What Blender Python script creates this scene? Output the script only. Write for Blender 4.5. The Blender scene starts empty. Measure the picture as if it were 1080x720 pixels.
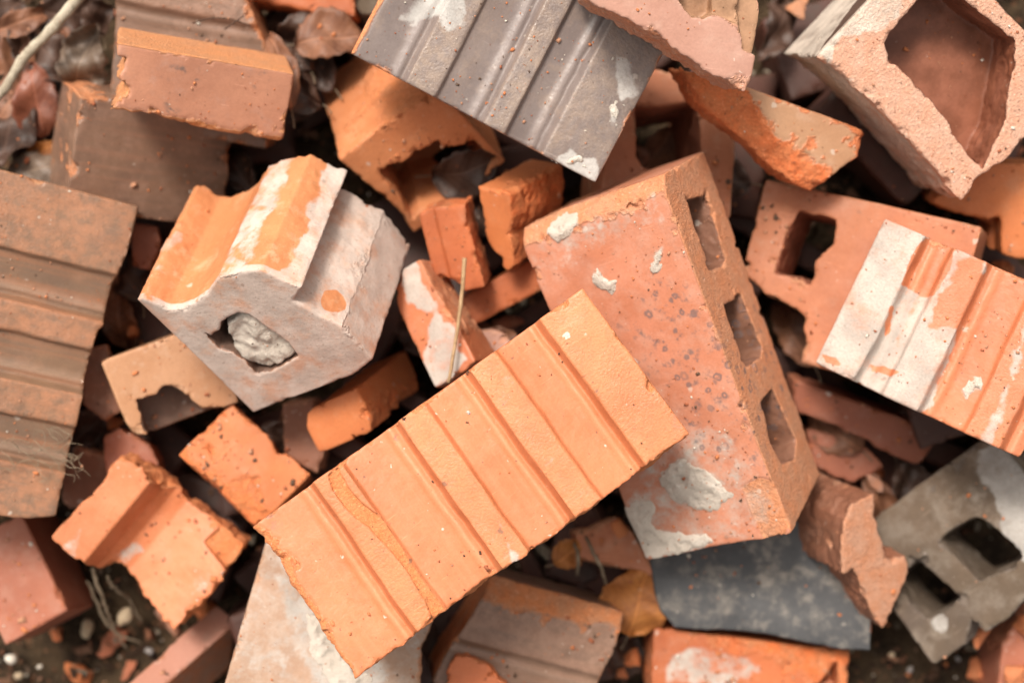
import bpy, math, random
import numpy as np
from mathutils import Vector, Quaternion, Matrix

R = math.radians
SC = bpy.context.scene
COL = SC.collection

# ------------------------------------------------------------------ camera
cam_d = bpy.data.cameras.new('camera')
cam = bpy.data.objects.new('camera', cam_d)
COL.objects.link(cam)
cam.location = (0, 0, 1.02)                 # looking straight down on the heap
cam.rotation_euler = (0, 0, 0)
cam_d.lens = 50.0
cam_d.sensor_width = 36.0
cam_d.clip_start = 0.01
cam_d.clip_end = 200
cam_d.dof.use_dof = True
cam_d.dof.focus_distance = 1.02 - 0.222
cam_d.dof.aperture_fstop = 3.1
SC.camera = cam

# ------------------------------------------------------------------ sky, sun, exposure
SUN_EL, SUN_ROT = R(58), R(-28)
w = bpy.data.worlds.new('World'); SC.world = w; w.use_nodes = True
nt = w.node_tree; nt.nodes.clear()
sky = nt.nodes.new('ShaderNodeTexSky'); sky.sky_type = 'NISHITA'; sky.sun_disc = False
sky.sun_elevation = SUN_EL; sky.sun_rotation = SUN_ROT
sky.air_density = 1.0; sky.dust_density = 6.0; sky.ozone_density = 0.6
hs = nt.nodes.new('ShaderNodeHueSaturation'); hs.inputs['Saturation'].default_value = 0.10   # overcast: cloud-grey sky
bg = nt.nodes.new('ShaderNodeBackground'); bg.inputs['Strength'].default_value = 0.115
wo = nt.nodes.new('ShaderNodeOutputWorld')
nt.links.new(sky.outputs[0], hs.inputs['Color']); wb = nt.nodes.new('ShaderNodeMix'); wb.data_type = 'RGBA'; wb.blend_type = 'MULTIPLY'; wb.inputs[0].default_value = 1.0; wb.inputs[7].default_value = (1.0, .95, .88, 1)   # warm white balance
nt.links.new(hs.outputs[0], wb.inputs[6]); nt.links.new(wb.outputs[2], bg.inputs['Color']); nt.links.new(bg.outputs[0], wo.inputs[0])
sun_d = bpy.data.lights.new('sun', 'SUN'); sun_d.energy = 2.1; sun_d.angle = R(14); sun_d.color = (1.0, 0.92, 0.82)
sun = bpy.data.objects.new('sun', sun_d); COL.objects.link(sun)
sdir = Vector((math.sin(SUN_ROT) * math.cos(SUN_EL), math.cos(SUN_ROT) * math.cos(SUN_EL), math.sin(SUN_EL)))
sun.rotation_euler = sdir.to_track_quat('Z', 'Y').to_euler()
sun.location = sdir * 5
vs = SC.view_settings
vs.view_transform = 'Standard'; vs.look = 'None'; vs.gamma = 1.0; vs.use_curve_mapping = False
vs.exposure = 0.78
cy = SC.cycles
cy.max_bounces = 5; cy.diffuse_bounces = 4; cy.glossy_bounces = 2; cy.transmission_bounces = 2; cy.caustics_reflective = False; cy.caustics_refractive = False

# ------------------------------------------------------------------ numeric helpers
def interp_mat(n, vox, off, cell, cells):
    """cubic interpolation weights from a lattice of pitch `cell` to n samples"""
    p = (np.arange(n) * vox + off) / cell
    i = np.floor(p).astype(int); f = p - i
    M = np.zeros((n, cells), np.float32)
    wts = (-.5*f + f*f - .5*f**3, 1 - 2.5*f*f + 1.5*f**3, .5*f + 2*f*f - 1.5*f**3, -.5*f*f + .5*f**3)
    for k, wt in enumerate(wts):
        M[np.arange(n), np.clip(i + k, 0, cells - 1)] += wt
    return M

def noise3(shape, vox, cell, rng):
    m = [int(s * vox / cell) + 5 for s in shape]
    lat = rng.uniform(-1, 1, m).astype(np.float32)
    A, B, C = (interp_mat(shape[k], vox, 0, cell, m[k]) for k in range(3))
    t = np.tensordot(A, lat, (1, 0))
    t = np.tensordot(t, B, (1, 1))            # x z y
    t = np.tensordot(t, C, (1, 1))            # x y z
    return t

def fbm(shape, vox, cells, amps, rng):
    o = None
    for c, a in zip(cells, amps):
        if c < vox * 1.2: continue
        n = noise3(shape, vox, c, rng) * a
        o = n if o is None else o + n
    return o

def poly_sd(P, X, Y):
    """signed distance of points to polygon (negative inside)"""
    P = np.asarray(P, np.float32)
    d = np.full(X.shape, 1e18, np.float32); s = np.ones(X.shape, np.float32)
    n = len(P)
    for i in range(n):
        a = P[i]; b = P[i - 1]
        ex, ey = b - a
        wx, wy = X - a[0], Y - a[1]
        t = np.clip((wx * ex + wy * ey) / (ex * ex + ey * ey + 1e-9), 0, 1)
        bx, by = wx - ex * t, wy - ey * t
        d = np.minimum(d, bx * bx + by * by)
        c1 = Y >= a[1]; c2 = Y < b[1]; c3 = ex * wy > ey * wx
        s = np.where((c1 & c2 & c3) | (~c1 & ~c2 & ~c3), -s, s)
    return s * np.sqrt(d)

def surface_nets(d, org, vox):
    s = d < 0
    nx, ny, nz = d.shape
    cnt = np.zeros((nx - 1, ny - 1, nz - 1), np.int8)
    offs = [(i, j, k) for i in (0, 1) for j in (0, 1) for k in (0, 1)]
    for i, j, k in offs:
        cnt += s[i:nx - 1 + i, j:ny - 1 + j, k:nz - 1 + k]
    act = (cnt > 0) & (cnt < 8)
    ci = np.argwhere(act)
    idx = np.full(act.shape, -1, np.int32); idx[act] = np.arange(len(ci))
    acc = np.zeros((len(ci), 3), np.float32); num = np.zeros(len(ci), np.float32)
    for a in offs:
        for ax in range(3):
            if a[ax]: continue
            b = list(a); b[ax] = 1
            d0 = d[ci[:, 0] + a[0], ci[:, 1] + a[1], ci[:, 2] + a[2]]
            d1 = d[ci[:, 0] + b[0], ci[:, 1] + b[1], ci[:, 2] + b[2]]
            m = (d0 < 0) != (d1 < 0)
            t = np.where(m, d0 / np.where(m, d0 - d1, 1), 0)
            p = np.zeros_like(acc); p[:] = a; p[:, ax] += t
            acc += p * m[:, None]; num += m
    V = (ci + acc / num[:, None]) * vox + np.asarray(org)
    quads = []
    for ax in range(3):
        u, v = (ax + 1) % 3, (ax + 2) % 3
        sl0 = [slice(None)] * 3; sl1 = [slice(None)] * 3
        sl0[ax] = slice(0, -1); sl1[ax] = slice(1, None)
        e = np.argwhere(s[tuple(sl0)] != s[tuple(sl1)])
        e = e[(e[:, u] > 0) & (e[:, v] > 0) & (e[:, u] < d.shape[u] - 1) & (e[:, v] < d.shape[v] - 1)]
        if not len(e): continue
        ins = s[e[:, 0], e[:, 1], e[:, 2]]
        def cell(du, dv):
            c = e.copy(); c[:, u] += du; c[:, v] += dv
            return idx[c[:, 0], c[:, 1], c[:, 2]]
        q = np.stack([cell(-1, -1), cell(0, -1), cell(0, 0), cell(-1, 0)], 1)
        q[~ins] = q[~ins][:, ::-1]
        quads.append(q)
    return V.astype(np.float32), np.concatenate(quads), ci

def mesh_from(name, V, Q, attrs=None, mat=None):
    me = bpy.data.meshes.new(name)
    me.vertices.add(len(V)); me.vertices.foreach_set('co', np.ascontiguousarray(V, np.float32).ravel())
    k = Q.shape[1]
    me.loops.add(Q.size); me.loops.foreach_set('vertex_index', np.ascontiguousarray(Q, np.int32).ravel())
    me.polygons.add(len(Q)); me.polygons.foreach_set('loop_start', np.arange(0, Q.size, k, dtype=np.int32))
    me.polygons.foreach_set('use_smooth', np.ones(len(Q), bool))
    me.update(calc_edges=True); me.validate()
    for n, a in (attrs or {}).items():
        at = me.attributes.new(n, 'FLOAT', 'POINT'); at.data.foreach_set('value', np.ascontiguousarray(a, np.float32))
    if mat: me.materials.append(mat)
    return me

def obj(name, me, parent=None, label=None, cat=None, group=None, kind=None):
    o = bpy.data.objects.new(name, me); COL.objects.link(o)
    if parent: o.parent = parent
    if label: o['label'] = label
    if cat: o['category'] = cat
    if group: o['group'] = group
    if kind: o['kind'] = kind
    return o

def sstep(x, a, b):
    t = np.clip((x - a) / (b - a), 0, 1); return t * t * (3 - 2 * t)

# ------------------------------------------------------------------ materials
class NT:
    def __init__(s, name):
        s.m = bpy.data.materials.new(name); s.m.use_nodes = True
        s.t = s.m.node_tree; s.t.nodes.clear()
        s.out = s.t.nodes.new('ShaderNodeOutputMaterial')
    def n(s, typ, **k):
        nd = s.t.nodes.new(typ)
        for a, b in k.items(): setattr(nd, a, b)
        return nd
    def put(s, sock, v):
        if hasattr(v, 'is_output'): s.t.links.new(v, sock)
        elif isinstance(v, tuple) and len(v) == 3 and sock.type == 'RGBA': sock.default_value = (*v, 1)
        else: sock.default_value = v
    def noise(s, co, scale, detail=3, rough=.55, dist=0):
        nd = s.n('ShaderNodeTexNoise'); s.put(nd.inputs['Vector'], co)
        nd.inputs['Scale'].default_value = scale; nd.inputs['Detail'].default_value = detail
        nd.inputs['Roughness'].default_value = rough; nd.inputs['Distortion'].default_value = dist
        return nd.outputs['Fac']
    def vor(s, co, scale, feature='F1', rnd=1.0):
        nd = s.n('ShaderNodeTexVoronoi', feature=feature); s.put(nd.inputs['Vector'], co)
        nd.inputs['Scale'].default_value = scale; nd.inputs['Randomness'].default_value = rnd
        return nd
    def rng(s, v, a, b, c=0., d=1.):
        nd = s.n('ShaderNodeMapRange', interpolation_type='SMOOTHSTEP'); s.put(nd.inputs[0], v)
        for i, x in enumerate((a, b, c, d)): s.put(nd.inputs[i + 1], x)
        return nd.outputs[0]
    def math(s, op, a, b=0.):
        nd = s.n('ShaderNodeMath', operation=op); s.put(nd.inputs[0], a); s.put(nd.inputs[1], b)
        return nd.outputs[0]
    def mix(s, f, a, b, mode='MIX'):
        nd = s.n('ShaderNodeMix', data_type='RGBA', blend_type=mode)
        s.put(nd.inputs[0], f); s.put(nd.inputs[6], a); s.put(nd.inputs[7], b)
        return nd.outputs[2]
    def attr(s, name):
        nd = s.n('ShaderNodeAttribute', attribute_name=name); return nd.outputs['Fac']
    def finish(s, color, rough, bump_h=None, bump=.5, dist=.001, spec=.5, trans=0.):
        p = s.n('ShaderNodeBsdfPrincipled'); s.put(p.inputs['Base Color'], color); s.put(p.inputs['Roughness'], rough)
        s.put(p.inputs['Specular IOR Level'], spec)
        if bump_h is not None:
            b = s.n('ShaderNodeBump'); b.inputs['Strength'].default_value = bump; b.inputs['Distance'].default_value = dist
            s.put(b.inputs['Height'], bump_h); s.t.links.new(b.outputs[0], p.inputs['Normal'])
        sh = p.outputs[0]
        if trans:
            tr = s.n('ShaderNodeBsdfTranslucent'); s.put(tr.inputs[0], color)
            mx = s.n('ShaderNodeMixShader'); mx.inputs[0].default_value = trans
            s.t.links.new(sh, mx.inputs[1]); s.t.links.new(tr.outputs[0], mx.inputs[2]); sh = mx.outputs[0]
        s.t.links.new(sh, s.out.inputs[0])
        return s.m

def clay(name, c1, c2, b1=(.50, .15, .045), b2=(.42, .17, .075), dust=(.42, .33, .27), dust_amt=.25, dlo=.50, dhi=.70, specks=.5, dirt=.35,
         rough=.62, film=(.50, .44, .385), streak=0, streak_c=None, dark=(.06, .05, .05), soot=0., spec=.4, grain=1.0, hole=None, strip_c=None):
    """fired clay: skin colour c1/c2, fracture colour b1/b2, lime film and dirt driven by mesh attributes"""
    g = NT(name); tc = g.n('ShaderNodeTexCoord').outputs['Object']
    oi = g.n('ShaderNodeObjectInfo').outputs['Random']
    off = g.n('ShaderNodeVectorMath', operation='ADD'); g.put(off.inputs[0], tc)
    cx = g.n('ShaderNodeCombineXYZ'); 
    for k in range(3): g.put(cx.inputs[k], g.math('MULTIPLY', oi, 7.3 + k))
    g.t.links.new(cx.outputs[0], off.inputs[1]); co = off.outputs[0]
    # skin
    mott = g.noise(co, 28, 5, .6)
    skin = g.mix(g.rng(mott, .34, .68), c1, c2)
    if streak_c:
        mp = g.n('ShaderNodeMapping'); g.put(mp.inputs[0], co)
        sc = [220, 220, 220]; sc[streak] = 6
        mp.inputs['Scale'].default_value = sc
        skin = g.mix(g.rng(g.noise(mp.outputs[0], 1, 3), .42, .72, 0, .75), skin, streak_c)
    if soot:
        skin = g.mix(g.rng(g.noise(co, 17, 4, .6), .5, .75, 0, soot), skin, dark)
    skin = g.mix(g.rng(g.noise(co, 60, 5, .7), dlo, dhi, 0, dust_amt), skin, dust)
    # fracture
    fr = g.mix(g.rng(g.noise(co, 95, 4, .65), .3, .7), b1, b2)
    fr = g.mix(g.rng(g.noise(co, 420, 2), .6, .72, 0, .45), fr, tuple(min(1, v * 1.5 + .06) for v in b2))
    fr = g.mix(g.rng(g.noise(co, 300, 2), .62, .75, 0, .5), fr, tuple(v * .45 for v in b1))
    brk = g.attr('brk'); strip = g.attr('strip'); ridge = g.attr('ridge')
    skin = g.mix(g.math('MULTIPLY', strip, g.rng(g.noise(co, 120, 5, .7), .35, .65, .1, .75)), skin, strip_c or dust)
    skin = g.mix(g.rng(g.noise(co, 9, 3), .35, .7, 0, .5), skin, tuple(v * .72 for v in c2))
    scr = g.n('ShaderNodeMapping'); g.put(scr.inputs[0], co); scr.inputs['Rotation'].default_value = (.3, .2, .9); scr.inputs['Scale'].default_value = (40, 700, 300)
    skin = g.mix(g.rng(g.noise(scr.outputs[0], 1, 3), .66, .74, 0, .35), skin, tuple(min(1, v * 1.35 + .03) for v in c1))
    skin = g.mix(g.math('MULTIPLY', ridge, .38), skin, tuple(min(1, v * 1.25 + .07) for v in c1))  # painted highlight: paler colour along the rib bead
    col = g.mix(brk, skin, fr)
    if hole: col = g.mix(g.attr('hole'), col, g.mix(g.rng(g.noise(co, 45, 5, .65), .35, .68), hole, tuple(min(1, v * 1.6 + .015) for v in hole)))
    # lime film / cement wash
    fn = g.math('ADD', g.noise(co, 70, 6, .7), g.math('MULTIPLY', g.noise(co, 330, 3), .25))
    fmask = g.rng(g.math('ADD', g.math('MULTIPLY', g.attr('film'), .62), g.math('MULTIPLY', fn, .55)), .62, .80)
    fmask = g.math('MULTIPLY', fmask, g.rng(g.attr('film'), .03, .2))
    fmask = g.math('MULTIPLY', fmask, g.rng(g.noise(co, 48, 5, .65), .3, .55, .45, 1.0))
    fcol = g.mix(g.rng(g.noise(co, 45, 4), .3, .7), film, tuple(v * .72 for v in film))
    fcol = g.mix(g.rng(g.noise(co, 150, 4), .55, .75, 0, .4), fcol, tuple(.5 * v + .5 * w for v, w in zip(film, c1)))
    fcol = g.mix(g.rng(g.noise(co, 500, 2), .62, .74, 0, .5), fcol, (.2, .16, .13))
    col = g.mix(g.math('MULTIPLY', fmask, .94), col, fcol)
    # dark lichen spots where the mesh marks them
    v1 = g.vor(co, 115); vsc = g.n('ShaderNodeSeparateColor'); g.put(vsc.inputs[0], v1.outputs['Color'])
    ring = g.math('SUBTRACT', 1.0, g.rng(g.math('ABSOLUTE', g.math('SUBTRACT', g.math('ADD', v1.outputs['Distance'], g.math('MULTIPLY', g.noise(co, 300, 3), .35)), g.math('ADD', .3, g.math('MULTIPLY', vsc.outputs[2], .14)))), .03, .13))
    ring = g.math('MULTIPLY', ring, g.rng(vsc.outputs[0], .2, .45))
    blot = g.rng(g.noise(co, 130, 5, .7), .53, .70)
    dk = g.math('MULTIPLY', g.attr('dark'), g.math('MAXIMUM', g.math('MULTIPLY', ring, .75), g.math('MULTIPLY', blot, .8)))
    col = g.mix(dk, col, dark)
    # specks and crumbs, gathered in patches
    wco = g.n('ShaderNodeVectorMath', operation='ADD'); g.put(wco.inputs[0], co)
    nv = g.n('ShaderNodeTexNoise'); g.put(nv.inputs['Vector'], co); nv.inputs['Scale'].default_value = 450
    sv_ = g.n('ShaderNodeVectorMath', operation='SCALE'); g.put(sv_.inputs[0], nv.outputs['Color']); sv_.inputs['Scale'].default_value = .0035
    g.t.links.new(sv_.outputs[0], wco.inputs[1]); wc = wco.outputs[0]
    patch = g.rng(g.noise(co, 22, 3), .46, .62)
    def crumbs(scale, size, thr, chan):
        v = g.vor(wc, scale); sc = g.n('ShaderNodeSeparateColor'); g.put(sc.inputs[0], v.outputs['Color'])
        rad = g.math('MULTIPLY', size, g.math('ADD', .35, sc.outputs[2]))
        return g.math('MULTIPLY', g.math('SUBTRACT', 1.0, g.rng(g.math('SUBTRACT', v.outputs['Distance'], rad), -.03, .05)), g.rng(sc.outputs[chan], thr, thr + .01))
    lite = g.math('MULTIPLY', g.math('MULTIPLY', crumbs(420, .2, .93, 0), patch), specks)
    drk = g.math('MULTIPLY', crumbs(380, .2, .955, 1), dirt)
    ll = g.math('MULTIPLY', crumbs(110, .17, .955, 0), specks)
    dd = g.math('MULTIPLY', crumbs(130, .16, .965, 1), dirt)
    col = g.mix(lite, col, (.60, .52, .44)); col = g.mix(drk, col, (.09, .055, .035))
    col = g.mix(dd, col, (.11, .075, .055)); col = g.mix(ll, col, (.58, .51, .44))
    gr = g.noise(co, 650, 2, .7)
    col = g.mix(g.rng(g.math('MAXIMUM', brk, g.math('MULTIPLY', strip, .55)), 0, 1, .12 * grain, .26 * grain), col, g.mix(g.rng(gr, .3, .7), (.55, .55, .55), (1.35, 1.35, 1.35)), 'MULTIPLY')
    h = g.math('ADD', g.math('MULTIPLY', gr, g.rng(g.math('MAXIMUM', brk, g.math('MULTIPLY', strip, .3)), 0, 1, .12, 2.0)), g.math('MULTIPLY', g.noise(co, 180, 4, .65), g.rng(g.math('MAXIMUM', brk, g.math('MULTIPLY', g.attr('film'), .35)), 0, 1, .45, 2.0)))
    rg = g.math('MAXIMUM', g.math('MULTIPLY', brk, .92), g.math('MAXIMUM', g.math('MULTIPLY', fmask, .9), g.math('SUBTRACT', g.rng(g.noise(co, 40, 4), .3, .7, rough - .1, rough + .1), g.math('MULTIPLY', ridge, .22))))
    return g.finish(col, rg, h, .55, .0012, spec)

def mortar_mat(name, c1, c2):
    g = NT(name); tc = g.n('ShaderNodeTexCoord').outputs['Object']
    c = g.mix(g.rng(g.noise(tc, 60, 5, .65), .3, .7), c1, c2)
    c = g.mix(g.rng(g.noise(tc, 420, 3), .6, .75, 0, .6), c, (.22, .18, .15))
    c = g.mix(g.rng(g.noise(tc, 240, 3), .6, .72, 0, .6), c, (.72, .68, .62))
    h = g.math('ADD', g.noise(tc, 240, 6, .75), g.math('MULTIPLY', g.noise(tc, 900, 3), .6))
    return g.finish(c, .95, h, .8, .0018, .2)

M = {}
M['A'] = clay('orange_clay', (.57, .192, .082), (.50, .155, .060), b1=(.56, .175, .06), b2=(.52, .205, .085), dust_amt=.4, dlo=.45, dust=(.61, .245, .125), strip_c=(.57, .222, .092), rough=.5, dark=(.17, .12, .10), streak_c=(.61, .205, .095), streak=1, specks=.8, dirt=.6)
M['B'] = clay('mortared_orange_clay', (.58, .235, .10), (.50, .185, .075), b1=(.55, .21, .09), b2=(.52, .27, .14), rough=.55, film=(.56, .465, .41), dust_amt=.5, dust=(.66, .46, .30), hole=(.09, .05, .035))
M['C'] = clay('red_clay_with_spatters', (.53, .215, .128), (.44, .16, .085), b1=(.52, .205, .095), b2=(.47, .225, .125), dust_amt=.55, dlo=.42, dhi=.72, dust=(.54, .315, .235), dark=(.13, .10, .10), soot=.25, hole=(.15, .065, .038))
M['O'] = clay('orange_clay_with_wash', (.53, .175, .078), (.46, .14, .06), b1=(.52, .18, .075), b2=(.48, .22, .12), dust_amt=.3, dust=(.54, .28, .18), film=(.49, .435, .385), rough=.5, strip_c=(.54, .215, .115))
M['D'] = clay('brown_salt_skin_clay', (.215, .17, .155), (.165, .128, .118), b1=(.60, .20, .07), b2=(.52, .22, .10), dust=(.30, .22, .17), dust_amt=.5, rough=.4, streak=1, streak_c=(.20, .145, .12), film=(.52, .49, .46), spec=.6)
M['E'] = clay('brown_ribbed_clay', (.215, .125, .075), (.17, .105, .07), b1=(.42, .16, .06), b2=(.36, .19, .10), dust=(.34, .17, .10), dust_amt=.3, rough=.4, streak=0, strip_c=(.42, .185, .095), streak_c=(.31, .135, .07), film=(.42, .37, .31), spec=.55)
M['brown'] = clay('dark_brown_clay', (.20, .115, .075), (.145, .085, .06), b1=(.50, .17, .06), b2=(.40, .18, .09), dust=(.29, .17, .12), dust_amt=.6, dlo=.45, rough=.42, streak=0, streak_c=(.24, .125, .08))
M['G'] = clay('pink_orange_clay', (.47, .215, .13), (.38, .165, .10), b1=(.54, .22, .085), b2=(.46, .21, .10), dust=(.42, .27, .22), dust_amt=.4, dark=(.09, .075, .07))
M['pink'] = clay('pink_clay', (.45, .245, .185), (.40, .205, .15), b1=(.52, .215, .11), b2=(.46, .255, .18), dust=(.52, .34, .27), dust_amt=.35, hole=(.25, .135, .075))
M['shard'] = clay('shard_clay', (.42, .235, .135), (.38, .20, .11), b1=(.60, .155, .05), b2=(.52, .17, .065), dust=(.55, .38, .28), dust_amt=.3, rough=.4)
M['bar'] = clay('bar_clay', (.46, .225, .165), (.42, .19, .13), b1=(.50, .17, .07), b2=(.38, .20, .13), dust=(.4, .3, .24), dust_amt=.4)
M['gap_shade'] = clay('gap_shade_clay', (.085, .030, .019), (.050, .020, .014), b1=(.10, .034, .018), b2=(.065, .028, .018), dust=(.055, .034, .024), dust_amt=.7, hole=(.03, .016, .012), specks=.15)  # clay colour darkened to paint the shade deep in the gaps
M['M'] = clay('pale_pink_broken_clay', (.15, .085, .06), (.11, .065, .05), b1=(.56, .29, .19), b2=(.57, .34, .245), film=(.60, .51, .43), hole=(.17, .058, .03), dust=(.2, .14, .11), dust_amt=.3, rough=.42)
M['orange'] = clay('plain_orange_clay', (.56, .185, .065), (.48, .145, .05), b1=(.58, .15, .045), b2=(.50, .17, .062), dust=(.52, .27, .15), dust_amt=.3)
M['pale'] = clay('pale_orange_clay', (.58, .225, .095), (.50, .175, .07), b1=(.52, .17, .06), b2=(.46, .17, .07), dust=(.58, .31, .18), dust_amt=.4)
M['deep'] = clay('deep_orange_clay', (.48, .135, .048), (.38, .10, .036), b1=(.56, .135, .038), b2=(.44, .165, .07), dust=(.46, .24, .15), dust_amt=.35)
M['red'] = clay('dull_red_clay', (.34, .115, .065), (.29, .095, .055), b1=(.40, .12, .055), b2=(.34, .13, .07), dust=(.40, .22, .16), dust_amt=.35, specks=.8)
M['terra'] = clay('terracotta_clay', (.46, .175, .088), (.37, .13, .063), b1=(.45, .19, .09), b2=(.43, .22, .13), dust=(.48, .31, .22), dust_amt=.3, hole=(.22, .075, .04))
M['fork'] = clay('forked_shard_clay', (.27, .105, .058), (.20, .085, .05), b1=(.47, .20, .105), b2=(.48, .255, .165), dust=(.4, .24, .17), dust_amt=.4)
M['U'] = clay('greyed_tan_clay', (.40, .25, .17), (.33, .20, .13), b1=(.45, .19, .09), b2=(.43, .25, .15), dust=(.48, .38, .31), dust_amt=.7, dlo=.42, film=(.46, .42, .38))
M['tan'] = clay('tan_clay', (.44, .235, .13), (.39, .19, .095), b1=(.47, .20, .09), b2=(.45, .26, .15), dust=(.5, .36, .26), dust_amt=.4, film=(.50, .44, .38), hole=(.11, .06, .04))
M['conc'] = clay('weathered_concrete', (.175, .125, .09), (.11, .079, .055), b1=(.13, .10, .08), b2=(.19, .155, .13), dust=(.27, .225, .185), dust_amt=.75, dlo=.44, soot=.5, film=(.42, .39, .36), rough=.85, spec=.2)
M['slate'] = clay('dark_slate', (.075, .074, .076), (.042, .042, .045), b1=(.06, .06, .065), b2=(.05, .05, .055), dust=(.27, .235, .20), dust_amt=.75, dlo=.45, dhi=.70, rough=.55, grain=.7, specks=.3)
M['mortar'] = mortar_mat('lime_mortar', (.58, .51, .44), (.47, .41, .345))
M['mortar_white'] = mortar_mat('white_mortar', (.62, .57, .50), (.50, .45, .39))

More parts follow.
